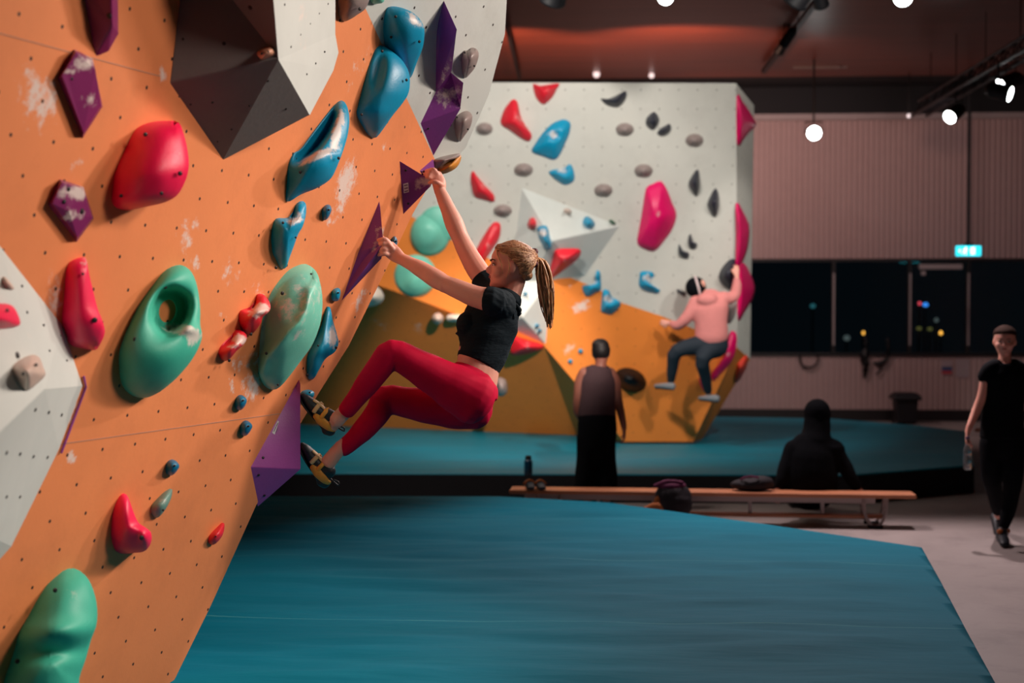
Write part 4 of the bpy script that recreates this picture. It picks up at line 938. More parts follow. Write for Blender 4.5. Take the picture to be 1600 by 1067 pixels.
# bin
p0 = fl.at(1416, 663); c = Vector((p0.x, BY-.55, 0)); k = (BY-.55)/BY
e = empty('wheelie_bin', c, 'dark plastic bin with a lid standing against the ribbed back wall', 'bin')
s_ = BY/F
g = Geo(); zt_ = P(1416, 622, BY-.5).z
v = [c+Vector((x*w, y*w, z)) for z, w in ((0.02, .85), (zt_, 1)) for x, y in ((-.17, -.17), (.17, -.17), (.17, .17), (-.17, .17))]
g.add(v, [(0, 1, 2, 3), (4, 5, 6, 7), (0, 1, 5, 4), (1, 2, 6, 5), (2, 3, 7, 6), (3, 0, 4, 7)]); g.build('bin_body', 'bin_plastic', e, smooth=False, bevel=.02)
g = Geo(); v = [c+Vector((x, y, z)) for z, sc in ((zt_, 1), (zt_+.05, 1), (zt_+.11, .72)) for x, y in ((-.21*sc, -.21*sc), (.21*sc, -.21*sc), (.21*sc, .21*sc), (-.21*sc, .21*sc))]
g.add(v, [(0, 1, 2, 3), (8, 9, 10, 11)]+[(i+4*j, (i+1) % 4+4*j, (i+1) % 4+4*j+4, i+4*j+4) for i in range(4) for j in range(2)]); g.build('lid', 'bin_plastic', e, smooth=False, bevel=.015)
g = Geo()
for s in (-1, 1): g.lathe(c+Vector((s*.15, .15, .05)), [(.05, -.015), (.05, .015)], (1, 0, 0), 16)
g.build('wheel', 'rubber', e)
# posters
q = [wallpos(*a, .02) for a in ((1471, 563), (1488, 563), (1488, 586), (1471, 586))]
e = mesh('poster', q+[x+Vector((0, .004, 0)) for x in q], [(0, 1, 2, 3), (4, 5, 6, 7), (0, 1, 5, 4), (1, 2, 6, 5), (2, 3, 7, 6), (3, 0, 4, 7)], 'paper', None, False)
tag(e, 'small poster with blue and red bands on the back wall, left of two sheets', 'poster')
for a, b, m in ((568, 573, 'paper'), (573, 579, 'paper_blue'), (579, 584.5, 'paper_red')):
    q = [wallpos(x, y, .0245) for x, y in ((1471.5, a), (1487.5, a), (1487.5, b), (1471.5, b))]; mesh('colour_band', q+[x+Vector((0, .002, 0)) for x in q], [(0, 1, 2, 3), (4, 5, 6, 7), (0, 1, 5, 4), (1, 2, 6, 5), (2, 3, 7, 6), (3, 0, 4, 7)], m, e, False)
q = [wallpos(*a, .02) for a in ((1494, 561), (1514, 561), (1514, 590), (1494, 590))]
e = mesh('poster', q+[x+Vector((0, .004, 0)) for x in q], [(0, 1, 2, 3), (4, 5, 6, 7), (0, 1, 5, 4), (1, 2, 6, 5), (2, 3, 7, 6), (3, 0, 4, 7)], 'paper', None, False)
tag(e, 'pale printed sheet on the back wall, right of two sheets', 'poster')
for (x0, y0, x1, y1) in ((1499, 565, 1508, 568), (1502, 576, 1507, 584)):
    q = [wallpos(x, y, .0245) for x, y in ((x0, y0), (x1, y0), (x1, y1), (x0, y1))]; mesh('print_mark', q+[x+Vector((0, .002, 0)) for x in q], [(0, 1, 2, 3), (4, 5, 6, 7), (0, 1, 5, 4), (1, 2, 6, 5), (2, 3, 7, 6), (3, 0, 4, 7)], 'rail_grey', e, False)
# things hanging from the sill
g = Geo(); g.tube([wallpos(x, y) for x, y in ((1250, 553), (1250, 562), (1254, 571), (1263, 574), (1272, 572), (1278, 563), (1278, 553))], [.018], n=8, sub=4)
tag(g.build('hanging_cable', 'black_metal'), 'loop of dark cable hanging from the window sill, left of the harnesses', 'cable')
g = Geo(); g.tube([wallpos(x, y) for x, y in ((1352, 528), (1354, 545), (1350, 558), (1353, 570), (1351, 588))], [.03, .035, .06, .06, .025], n=8)
g.tube([wallpos(x, y) for x, y in ((1352, 545), (1345, 556), (1349, 568), (1356, 562), (1354, 548))], [.02], n=8)
tag(g.build('hanging_harness', 'black_metal'), 'dark strap bundle hanging straight down over the window sill', 'harness')
g = Geo(); g.tube([wallpos(x, y) for x, y in ((1387, 530), (1388, 548), (1386, 560), (1376, 568), (1366, 567))], [.028, .03, .025, .045, .02], n=8)
g.tube([wallpos(x, y) for x, y in ((1374, 568), (1377, 577), (1370, 584))], [.015], n=6)
tag(g.build('hanging_harness', 'black_metal'), 'curved dark strap hanging over the window sill, right of the straight one', 'harness')

# ================================================================ PEOPLE
def head_geo(g, base, Fw, Up, h, ears=True, k=1.0):
    """skull, jaw, nose, cheeks and ears; base = point under the ears at chin level"""
    Fw = Vector(Fw).normalized(); Up = Vector(Up); Up = (Up-Fw*Up.dot(Fw)).normalized(); Sd = Up.cross(Fw)
    tb = [(0, .32, -.15, .09), (.03, .385, -.06, .16), (.09, .415, .01, .225), (.17, .41, .10, .27), (.26, .42, .24, .305), (.36, .41, .36, .33), (.45, .392, .43, .345),
          (.51, .39, .46, .35), (.57, .418, .475, .355), (.67, .42, .485, .36), (.79, .37, .465, .345), (.89, .27, .39, .28), (.955, .14, .27, .19), (.995, .02, .12, .08)]
    n = 28; v = []; f = []
    for u, fr, bk, w in tb:
        c = (fr-bk)/2; s = (fr+bk)/2
        for i in range(n):
            th = 2*math.pi*i/n; cs = math.cos(th); x = c+s*cs; y = w*math.sin(th)*(1-.10*max(0, cs))
            v.append(base+Fw*(x*h*k)+Sd*(y*h*k)+Up*(u*h))
    for r in range(len(tb)-1):
        for i in range(n): f.append((r*n+i, r*n+(i+1) % n, (r+1)*n+(i+1) % n, (r+1)*n+i))
    f.append(tuple(range(n))); f.append(tuple((len(tb)-1)*n+i for i in range(n))); g.add(v, f)
    L = lambda x, u, s=0: base+Fw*(x*h)+Up*(u*h)+Sd*(s*h)
    g.tube([L(.37, .53), L(.425, .44), L(.475, .375), L(.465, .335), L(.40, .31)], [r*h for r in (.03, .038, .05, .045, .03)], side=Sd, n=10)
    for s in (-1, 1):
        g.ell(L(.425, .34, s*.05), .04*h, n=10); g.ell(L(.27, .33, s*.17), (.14*h, .14*h, .13*h), n=14)
        if ears: g.ell(L(-.0, .43, s*.375), (.075*h, .032*h, .12*h), (Fw, Sd, Up), 12)
    g.ell(L(.355, .06), (.075*h, .09*h, .065*h), (Fw, Sd, Up), 12)
    g.ell(L(.36, .565), (.07*h, .2*h, .05*h), (Fw, Sd, Up), 14)
    g.ell(L(.40, .225), (.04*h, .10*h, .055*h), (Fw, Sd, Up), 12)
    return L, Fw, Sd, Up
def face_parts(L, Fw, Sd, Up, h, par, look=0):
    g = Geo()
    for u, r in ((.243, .016), (.212, .02)): g.ell(L(.428 if u > .23 else .424, u), (.026*h, .078*h, r*h), (Fw, Sd, Up), 12)
    g.build('lips', 'lip', par)
    for s in (-1, 1):
        g = Geo(); g.ell(L(.372, .475, s*.15), (.034*h, .06*h, .026*h), (Fw, Sd, Up), 12); e = g.build('eye', 'eye_white', par)
        g = Geo(); g.ell(L(.397, .474, s*.155), (.014*h, .026*h, .024*h), (Fw, Sd, Up), 10); g.build('iris', 'iris', e)
        g = Geo(); g.tube([L(.383, .492, s*.09), L(.396, .508, s*.14), L(.372, .49, s*.215)], [.011*h], n=6); g.build('eyelid', 'brow', par)
        g = Geo(); g.tube([L(.425, .56, s*.07), L(.418, .585, s*.15), L(.36, .57, s*.235)], [.013*h, .016*h, .008*h], n=6); g.build('eyebrow', 'brow', par)
def hand_geo(g, wrist, d, pn, size=.18, curl=.6, thumb=1, k=1.0, spread=.10):
    """palm, four unequal bent fingers and a thumb from the side of the palm"""
    d = Vector(d).normalized(); pn = Vector(pn); pn = (pn-d*pn.dot(d)).normalized(); sd = d.cross(pn)*thumb
    w = Vector(wrist); pl_ = size*.5
    g.tube([w-d*.01, w+d*pl_*.45, w+d*pl_], [(size*.155, size*.11), (size*.21, size*.09), (size*.225, size*.075)], side=sd, n=12)
    for i, (o, ln) in enumerate(((.165, .40), (.055, .45), (-.055, .42), (-.16, .34))):
        p = w+d*(pl_*.92)+sd*(o*size); dd = (d+sd*(o*spread*4)).normalized(); pts = [p]; a = curl*.5
        for s in (.45, .32, .25):
            q = dd*math.cos(a)+pn*math.sin(a); pts.append(pts[-1]+q*(ln*size*s)); a += curl*(1.0+.08*i)
        g.tube(pts, [size*.052*k, size*.048*k, size*.043*k, size*.036*k], side=sd, n=9)
    p = w+d*(pl_*.30)+sd*(size*.15); a = curl*.35
    q = (d*.72+sd*.62+pn*.25).normalized(); q2 = (d*.9+sd*.12+pn*(.3+curl*.4)).normalized()
    g.tube([p, p+q*size*.22, p+q*size*.22+q2*size*.17, p+q*size*.22+q2*size*.30], [size*.075, size*.06, size*.052, size*.042], side=pn, n=9)
def TP(pts): return [P(*p) for p in pts]
U3 = PO.u                                                        # along the wall, away from the camera
Ls = Vector((U3.x, U3.y, 0)).normalized()

# ---- the climber -------------------------------------------------
cl = empty('person', P(742, 625, 6.5), 'woman climber in dark cropped shirt and crimson leggings hanging from the purple volumes', 'person')
B = Geo()
B.tube(TP([(792, 470, 6.60), (768, 503, 6.58), (752, 545, 6.56), (747, 575, 6.54), (741, 618, 6.52)]), [(.085, .055), (.145, .108), (.128, .098), (.128, .094), (.14, .09)], side=Ls, n=24, ck=.3)
B.tube(TP([(792, 474, 6.60), (798, 456, 6.61), (803, 436, 6.62)]), [.062, .052, .056], side=Ls)
B.tube(TP([(788, 478, 6.50), (770, 470, 6.42), (742, 463, 6.44), (716, 452, 6.47), (697, 444, 6.50), (682, 436, 6.53), (660, 422, 6.58), (640, 411, 6.62), (622, 402, 6.66)]),
       [.045, .056, .050, .045, .040, .0445, .040, .031, .026], side=Ls, n=16, ck=.4)
B.ell(P(694, 448, 6.49), (.030, .030, .028), n=12)
B.tube(TP([(780, 462, 6.70), (763, 444, 6.76), (745, 420, 6.80), (729, 392, 6.84), (719, 371, 6.86), (710, 350, 6.87), (698, 322, 6.89), (687, 297, 6.91)]),
       [.045, .054, .052, .046, .042, .046, .036, .028], side=Ls, n=16, ck=.4)
# near leg, far leg
nl = [(742, 622, 6.43), (700, 600, 6.40), (655, 574, 6.35), (616, 553, 6.31), (588, 582, 6.31), (560, 618, 6.33), (542, 640, 6.35), (524, 658, 6.36)]
nr = [.095, .090, .072, .050, .045, .036, .033, .036]
B.tube(TP(nl), nr, side=Ls, n=18, ck=.4)
flg = [(742, 634, 6.60), (700, 634, 6.58), (650, 630, 6.54), (604, 624, 6.50), (585, 652, 6.48), (556, 684, 6.46), (533, 699, 6.44), (510, 726, 6.42)]
B.tube(TP(flg), [.095, .090, .070, .050, .045, .036, .033, .035], side=Ls, n=18, ck=.4)
# feet inside the shoes
B.tube(TP([(520, 664, 6.37), (500, 648, 6.38), (480, 626, 6.40)]), [.03, .03, .016], side=Ls)
B.tube(TP([(508, 738, 6.43), (490, 722, 6.43), (478, 702, 6.43)]), [.03, .028, .016], side=Ls)
hh = .221
Fw = Vector((-.975, -.17, .06)); Up = Vector((.07, .02, 1))
hb = P(796, 451, 6.60)
L, Fw, Sd, Up = head_geo(B, hb, Fw, Up, hh)
# left hand on the narrow volume: fingers wrap over its edge
def fing(g, pts, r): g.tube(TP(pts), [x for x in r], side=(0, 1, 0), n=9)
B.tube(TP([(626, 404, 6.65), (616, 396, 6.67), (607, 388, 6.68)]), [(.030, .025), (.038, .024), (.040, .021)], side=Vector((.35, 0, .9)), n=12)
for y0, y1, y2, x2, z in ((379, 373.5, 378, 585, 6.665), (386, 381, 386, 584, 6.66), (392, 389, 392.5, 586, 6.66), (398, 396.5, 398, 589, 6.665)):
    fing(B, [(610, y0+2, 6.665), (602, y1, 6.635), (593, y1+1.5, 6.64), (x2, y2, z+.012)], (.0115, .0110, .0100, .0082))
fing(B, [(614, 390, 6.655), (607, 381, 6.64), (600, 374, 6.65), (597, 370, 6.665)], (.015, .013, .011, .009))
# right hand over the tip of the triangular volume
B.tube(TP([(687, 299, 6.91), (686, 286, 6.92), (680, 274, 6.93)]), [(.029, .024), (.036, .023), (.036, .020)], side=Vector((1, .3, 0)), n=12)
for i, (x0, y0, x1, y1, x2, y2) in enumerate(((684, 273, 677, 264.5, 667, 266), (681, 275, 673, 267, 663, 269), (678, 278, 670, 271.5, 661, 273.5), (676, 282, 669, 276.5, 662, 278.5))):
    fing(B, [(x0, y0, 6.92), ((x0+x1)/2-.5, (y0+y1)/2-2, 6.905), (x1, y1, 6.90), (x2, y2, 6.93+.012*i)], (.0115, .0110, .0100, .0082))
fing(B, [(690, 290, 6.90), (684, 285, 6.87), (677, 284, 6.865), (671, 285.5, 6.88)], (.015, .012, .0105, .009))
body = B.build('body', 'skin', cl, voxel=.0048, smo=3)
face_parts(L, Fw, Sd, Up, hh, cl)
g = Geo()
for (x, y, z) in ((584, 378.5, 6.672), (583, 386.5, 6.668), (585, 393, 6.668), (588, 398.5, 6.672)): g.ell(P(x, y, z-.008), (.0055, .004, .0065), n=8)
for (x, y, z) in ((662, 268, 6.92), (660, 272.5, 6.925)): g.ell(P(x, y, z-.006), (.0055, .004, .0065), n=8)
g.build('painted_nails', 'nail', cl)
# shirt
G = Geo()
G.tube(TP([(789, 474, 6.60), (771, 496, 6.585), (760, 522, 6.57), (756, 547, 6.56), (746, 571, 6.545)]), [(.135, .088), (.165, .131), (.155, .128), (.142, .112), (.138, .100)], side=Ls, n=28, cap=False)
G.tube(TP([(783, 478, 6.50), (771, 471, 6.42), (760, 469, 6.42)]), [.078, .068, .064], side=Ls, cap=False)
G.tube(TP([(778, 462, 6.69), (764, 448, 6.75), (753, 433, 6.78)]), [.07, .064, .06], side=Ls, cap=False)
G.ell(P(732, 507, 6.50), (.058, .07, .062), n=16); G.ell(P(736, 505, 6.64), (.055, .07, .06), n=16)
G.tube(TP([(793, 468, 6.60), (797, 460, 6.605)]), [(.075, .070), (.066, .060)], side=Ls, ck=.3)
G.tube(TP([(722, 515, 6.46), (716, 519, 6.50), (713, 521, 6.56)]), [.006], n=6)
G.tube(TP([(806, 476, 6.50), (812, 486, 6.49), (810, 493, 6.5)]), [.010, .014, .008], n=8)
sh = G.build('shirt', 'shirt', cl, voxel=.0055, smo=3)
# leggings
G = Geo()
G.tube(TP([(743, 580.5, 6.54), (737, 597, 6.53), (737, 612, 6.52), (738, 628, 6.515)]), [(.137, .100), (.152, .112), (.17, .115), (.16, .11)], side=Ls, n=26, cap=False)
G.tube(TP([(743, 624, 6.43), (715, 608, 6.41), (680, 588, 6.375), (640, 565, 6.33), (612, 551, 6.31), (597, 569, 6.31), (575, 598, 6.32), (556, 623, 6.335), (541, 642, 6.345)]),
       [.122, .110, .089, .072, .062, .060, .055, .044, .040], side=Ls, n=20, ck=.68)
G.tube(TP([(742, 630, 6.60), (712, 634, 6.585), (675, 634, 6.56), (630, 628, 6.52), (602, 622, 6.50), (592, 642, 6.49), (572, 667, 6.47), (550, 689, 6.455), (535, 701, 6.445)]),
       [.122, .110, .087, .070, .061, .060, .054, .043, .040], side=Ls, n=20, ck=.68)
leg = G.build('leggings', 'leggings', cl, voxel=.006, smo=14)
G = Geo(); G.ell(P(727, 588.5, 6.395), (.012, .003, .004), n=8); G.build('logo_print', 'white_label', leg)
# shoes
def shoe(dx, dy, dz, rot, label):
    """climbing shoe laid out from the toe; dx, dy, dz = toe position"""
    toe = P(dx, dy, dz); ang = rot
    X = Vector((math.cos(ang), 0, -math.sin(ang))); Yv = Vector((0, 1, 0)); Zv = Vector((math.sin(ang), 0, math.cos(ang)))   # X heelwards, Z up from the sole
    q = lambda x, z, y=0: toe+X*x+Zv*z+Yv*y
    e = None; g = Geo()
    g.tube([q(.006, .0), q(.035, .008), (q(.075, .014)), q(.125, .020), q(.175, .018), q(.205, .012)], [(.020, .012), (.036, .021), (.043, .030), (.040, .036), (.034, .034), (.025, .026)], side=Yv, n=18)
    g.tube([q(.135, .035), q(.165, .052)], [(.036, .036), (.036, .034)], side=Yv, n=18)
    g.ell(q(.195, .012), (.027, .03, .034), (X, Yv, Zv), 14)
    o = g.build('climbing_shoe', 'shoe_black', cl, voxel=.005, smo=3)
    g = Geo()                                                    # rubber sole
    g.tube([q(.0, -.010), q(.04, -.016), q(.085, -.014), q(.13, -.010)], [(.018, .006), (.036, .007), (.040, .007), (.034, .006)], side=Yv, n=14); g.build('sole', 'rubber', o)
    g = Geo()                                                    # orange heel and side panel
    g.tube([q(.115, .006, -.033), q(.15, .012, -.036), q(.185, .022, -.030), q(.212, .028, -.012), q(.214, .028, .010)], [(.010, .016), (.010, .020), (.009, .018), (.008, .014), (.006, .012)], side=Yv, n=12)
    g.build('side_panel', 'shoe_orange', o)
    g = Geo(); g.tube([q(.055, .034, -.012), q(.085, .045, -.01), q(.115, .05, -.01)], [(.02, .006), (.022, .007), (.018, .006)], side=Yv, n=12); g.build('tongue', 'shoe_cream', o)
    for xx, zz in ((.085, .038), (.125, .050)):
        g = Geo(); g.tube([q(xx+.012, zz-.030, -.042), q(xx+.004, zz-.008, -.040), q(xx-.002, zz+.008, -.022), q(xx, zz+.013, 0), q(xx, zz+.006, .028)], [(.004, .010)], side=Yv, n=8); g.build('strap', 'shoe_cream' if xx < .1 else 'shoe_orange', o)
    g = Geo(); g.tube([q(.20, .045), q(.235, .058), q(.243, .066), q(.228, .07), q(.212, .056)], [.0035], n=6); g.build('pull_loop', 'shoe_black', o)
    return o
shoe(471.5, 616.5, 6.38, math.radians(55), '')
shoe(471.5, 693, 6.43, math.radians(63), '')
# hair: cap, swept strands, ponytail
Lh = L
G = Geo()
def capring(u): return u
tb = [(.30, -.08, .36, .28), (.36, -.04, .43, .325), (.45, .02, .485, .355), (.55, .12, .51, .395), (.66, .22, .525, .395), (.76, .335, .51, .385), (.85, .345, .46, .335), (.93, .25, .36, .25), (.99, .12, .22, .15), (1.03, .0, .08, .06)]
n = 28; v = []; f = []
for u, fr, bk, w in tb:
    c = (fr-bk)/2; s = (fr+bk)/2
    for i in range(n):
        th = 2*math.pi*i/n; v.append(Lh(c+s*math.cos(th), u, w*math.sin(th)))
for r in range(len(tb)-1):
    for i in range(n): f.append((r*n+i, r*n+(i+1) % n, (r+1)*n+(i+1) % n, (r+1)*n+i))
f.append(tuple(range(n))); f.append(tuple((len(tb)-1)*n+i for i in range(n))); G.add(v, f)
G.ell(Lh(-.33, .30), (.15*hh, .22*hh, .12*hh), (Fw, Sd, Up), 16)
hair = G.build('hair', 'hair', cl, voxel=.005, smo=3)
tie = P(834, 403, 6.615)
rnd = random.Random(3)
def cap_at(u):
    us = [t[0] for t in tb]; u = max(us[0], min(us[-1], u)); k = max(i for i in range(len(tb)-1) if us[i] <= u)
    t = (u-us[k])/(us[k+1]-us[k]); return [tb[k][j]*(1-t)+tb[k+1][j]*t for j in (1, 2, 3)]
def onto(x, u, w, sc):
    fr, bk, ww = cap_at(u); c = (fr-bk)/2; s_ = (fr+bk)/2; r = math.sqrt(((x-c)/s_)**2+(w/ww)**2) or 1
    return Lh(c+(x-c)/r*sc, u, w/r*sc)
def strands(name, m, cnt, seed, rr):
    rg = random.Random(seed); g = Geo()
    hl = [(.30, .93, .0), (.36, .84, .06), (.34, .77, .14), (.27, .68, .27), (.17, .59, .345), (-.03, .56, .36), (-.12, .44, .35), (-.16, .33, .33), (-.26, .30, .26), (-.40, .30, .1)]
    near = 1 if Sd.y < 0 else -1
    for i in range(cnt):
        t = rg.random()*(len(hl)-1); k = min(int(t), len(hl)-2); t -= k
        st = [hl[k][j]+(hl[k+1][j]-hl[k][j])*t for j in range(3)]; q = near if rg.random() < .75 else -near
        en = (-.50, .66+rg.uniform(-.08, .08), rg.uniform(-.08, .08)); lift = rg.uniform(-.03, .07)
        pts = []
        for j in range(7):
            e = j/6; x = st[0]+(en[0]-st[0])*e; w = st[2]*q*(1-e)+en[2]*e; u = st[1]+(en[1]-st[1])*e+lift*math.sin(math.pi*e)
            w += q*.22*math.sin(math.pi*e)*(1 if st[1] < .8 else .35)
            pts.append(onto(x, u, w, 1.0+.035*rg.random()+.02*math.sin(math.pi*e)))
        pts.append(tie+Vector((rg.uniform(-.012, .004), rg.uniform(-.015, .015), rg.uniform(-.015, .015))))
        g.tube(pts, [rr*.5]+[rr]*6+[rr*.8], n=5, sub=2)
    return g.build(name, m, cl)
strands('hair_strands', 'hair', 200, 1, .0038); strands('hair_highlights', 'hair_light', 150, 2, .0034)
g = Geo()
for k in range(26):
    a = 2*math.pi*k/26; g.ell(tie+Vector((.010*math.cos(a*3), .030*math.cos(a), .034*math.sin(a))), .0125, n=8)
g.build('scrunchie', 'scrunchie', cl)
for nm, m, cnt, sd_ in (('ponytail', 'hair', 90, 5), ('ponytail_highlights', 'hair_light', 60, 6)):
    rg = random.Random(sd_); g = Geo()
    for i in range(cnt):
        ox, oy = max(-.8, min(.8, rg.gauss(0, .38))), max(-.8, min(.8, rg.gauss(0, .38))); ln = rg.uniform(.72, 1.02)
        path = [(837, 403, .010), (846, 409, .030), (850, 432, .044), (853, 458, .044), (856, 485, .032), (859, 512, .014)]
        pts = []
        for j, (x, y, w) in enumerate(path):
            tt = j/5*ln*5; jj = min(int(tt), 4); fr = tt-jj; X = path[jj][0]+(path[jj+1][0]-path[jj][0])*fr; Y = path[jj][1]+(path[jj+1][1]-path[jj][1])*fr; Wd = path[jj][2]+(path[jj+1][2]-path[jj][2])*fr
            wob = math.sin(j*2.1+i)*.004
            pts.append(P(X, Y, 6.63)+Vector((ox*Wd+wob, oy*Wd*1.1, 0)))
        g.tube(pts, [.0035, .0042, .0040, .0036, .003, .0012], n=5, sub=3)
    g.build(nm, m, cl)
g = Geo()
sgn = 1 if Sd.y < 0 else -1
g.tube([Lh(.30, .86, .10*sgn), Lh(.33, .70, .24*sgn), Lh(.24, .50, .35*sgn), Lh(.20, .30, .33*sgn)], [.003, .0035, .003, .0015], n=5)
g.tube([Lh(.10, .60, .36*sgn), Lh(.07, .42, .39*sgn), Lh(.10, .25, .33*sgn)], [.0025, .003, .0012], n=5)
g.build('loose_strand', 'hair_light', cl)

# ---- person standing with back to the camera ----------------------
Zm = 12.75
def Q(pts, Z): return [P(x, y, Z+(d[0] if d else 0)) for x, y, *d in pts]
SX = Vector((1, 0, 0))
m = empty('person', fl.at(932, 800), 'person in a maroon tank top and loose black trousers standing with back to the camera', 'person')
B = Geo()
B.tube(Q([(936, 578), (934, 600), (933, 640), (933, 668)], Zm), [(.13, .08), (.165, .11), (.145, .10), (.155, .11)], side=SX, n=20, ck=.2)
B.tube(Q([(937, 580), (939, 566), (939, 556)], Zm), [.06, .052, .055], side=SX)
B.tube(Q([(952, 584), (960, 596), (965, 622), (969, 640, -.03), (974, 662, -.06), (975, 669, -.07)], Zm), [.062, .055, .043, .038, .030, .026], side=SX)
B.tube(Q([(914, 584), (907, 597), (903, 622), (902, 642, .06), (908, 656, .14)], Zm), [.062, .055, .043, .038, .028], side=SX)
hand_geo(B, Q([(975, 669, -.07)], Zm)[0], (.03, -.1, -1), (-1, 0, 0), .17, .5, 1); hand_geo(B, Q([(908, 656, .14)], Zm)[0], (.5, .5, -.5), (1, 0, 0), .17, .6, 1)
fz = fl.at(917, 797); Zf = 12.75
for x in (918, 947):
    f0 = P(x, 790, Zm); fl_ = Vector((f0.x, f0.y, 0))
    B.tube([P(x, 690, Zm), P(x-1, 738, Zm-.02), P(x-1, 762, Zm), fl_+Vector((0, 0, .09)), fl_+Vector((0, 0, .06))], [.08, .055, .052, .036, .035], side=SX)
    B.tube([fl_+Vector((0, -.03, .035)), fl_+Vector((0, .06, .035)), fl_+Vector((0, .17, .022))], [(.032, .03), (.04, .028), (.036, .016)], side=SX)
head_geo(B, P(939, 569, Zm+.02), (0, 1, -.08), (0, 0, 1), .21)
B.build('body', 'skin_dark', m, voxel=.012, smo=3)
G = Geo(); G.tube(Q([(936, 577), (934, 598), (933, 628), (933, 650)], Zm), [(.13, .10), (.168, .13), (.165, .125), (.172, .125)], side=SX, n=22, ck=.35)
G.tube(Q([(924, 588), (926, 574)], Zm), [.035, .03]); G.tube(Q([(949, 588), (947, 575)], Zm), [.035, .03])
G.build('tank_top', 'tank', m, voxel=.012, smo=3)
G = Geo(); G.tube(Q([(933, 650), (933, 672), (932, 700)], Zm), [(.172, .13), (.178, .14), (.17, .13)], side=SX, n=22)
for x, w in ((917, -3), (946, 3)): G.tube(Q([(x, 680), (x, 715), (x+w*.8, 745), (x+w*1.2, 764)], Zm), [.095, .095, .098, .092], side=SX, cap=False)
G.build('trousers', 'black_cloth', m, voxel=.014, smo=3)
G = Geo(); G.ell(P(939, 547, Zm+.01), (.086, .105, .092), n=20); G.ell(P(938, 539, Zm), (.080, .085, .06), n=16); G.build('hair', 'hair_black', m, voxel=.012, smo=2)

# ---- hooded person sitting on the bench ---------------------------
Zs = 12.15
m = empty('person', P(1270, 768, Zs), 'person in a black hooded top sitting on the bench with back to the camera', 'person')
B = Geo()
B.tube(Q([(1268, 763), (1268, 730, .02), (1270, 700, .06), (1275, 682, .10)], Zs), [(.17, .12), (.16, .11), (.17, .11), (.09, .08)], side=SX, n=20)
B.tube(Q([(1275, 685, .10), (1277, 668, .13), (1277, 655, .14)], Zs), [.06, .055, .055], side=SX)
ra = Q([(1303, 703, .05), (1318, 725, .0), (1330, 748, -.04), (1343, 765, -.03)], Zs); B.tube(ra, [.055, .046, .038, .026], side=SX)
la = Q([(1242, 703, .05), (1229, 728, .0), (1220, 750, -.04), (1216, 764, -.06)], Zs); B.tube(la, [.055, .046, .038, .026], side=SX)
hand_geo(B, ra[-1], (.15, -.6, -.5), (0, -.4, -1), .17, .5, 1); hand_geo(B, la[-1], (-.1, -.6, -.5), (0, -.4, -1), .17, .5, -1)
for sx, fx in ((1250, 1238), (1286, 1256)):
    h_ = P(sx, 762, Zs); f0 = fl.at(fx, 792); k_ = Vector(((h_.x+f0.x)/2, h_.y+.42, .44)); an = Vector((f0.x, f0.y-.02, .09))
    B.tube([h_, k_, (k_+an)/2+Vector((0, .01, 0)), an], [.09, .062, .05, .036], side=SX); 
    B.tube([an+Vector((0, -.04, -.05)), an+Vector((0, .06, -.055)), an+Vector((0, .16, -.07))], [.035, .036, .018], side=SX)
head_geo(B, P(1277, 668, Zs+.16), (0, 1, -.25), (0, .1, 1), .215)
B.build('body', 'skin_dark', m, voxel=.012, smo=3)
G = Geo(); G.tube(Q([(1266, 768), (1266, 745), (1267, 720, .02), (1271, 697, .06), (1276, 680, .1)], Zs), [(.235, .16), (.235, .16), (.22, .15), (.19, .13), (.10, .11)], side=SX, n=22)
G.tube(Q([(1300, 700, .05), (1318, 725, .0), (1330, 748, -.04), (1338, 760, -.03)], Zs), [.085, .066, .058, .045], side=SX)
G.tube(Q([(1240, 702, .05), (1229, 728, .0), (1222, 750, -.04), (1218, 759, -.05)], Zs), [.085, .07, .06, .045], side=SX)
G.ell(P(1277, 646, Zs+.13), (.118, .125, .13), n=20); G.tube(Q([(1277, 654, .12), (1276, 672, .1), (1273, 694, .06)], Zs), [(.112, .11), (.118, .12), (.15, .13)], side=SX, n=22); G.ell(P(1247, 706, Zs+.05), (.115, .11, .10), n=16); G.ell(P(1300, 704, Zs+.05), (.115, .11, .10), n=16)
G.build('hooded_top', 'black_cloth', m, voxel=.013, smo=4)
for sx, fx in ((1250, 1238), (1286, 1256)):
    h_ = P(sx, 760, Zs); f0 = fl.at(fx, 792); k_ = Vector(((h_.x+f0.x)/2, h_.y+.42, .44)); an = Vector((f0.x, f0.y-.02, .12))
    G = Geo(); G.tube([h_, k_, (k_+an)/2, an], [.10, .075, .065, .055], side=SX); G.build('trouser_leg', 'black_cloth', m, voxel=.014, smo=3)
    G = Geo(); an = Vector((f0.x, f0.y, .045)); G.tube([an+Vector((0, -.06, 0)), an+Vector((0, .06, -.002)), an+Vector((0, .17, -.015))], [(.042, .042), (.046, .04), (.04, .024)], side=SX); G.build('shoe', 'rubber', m)

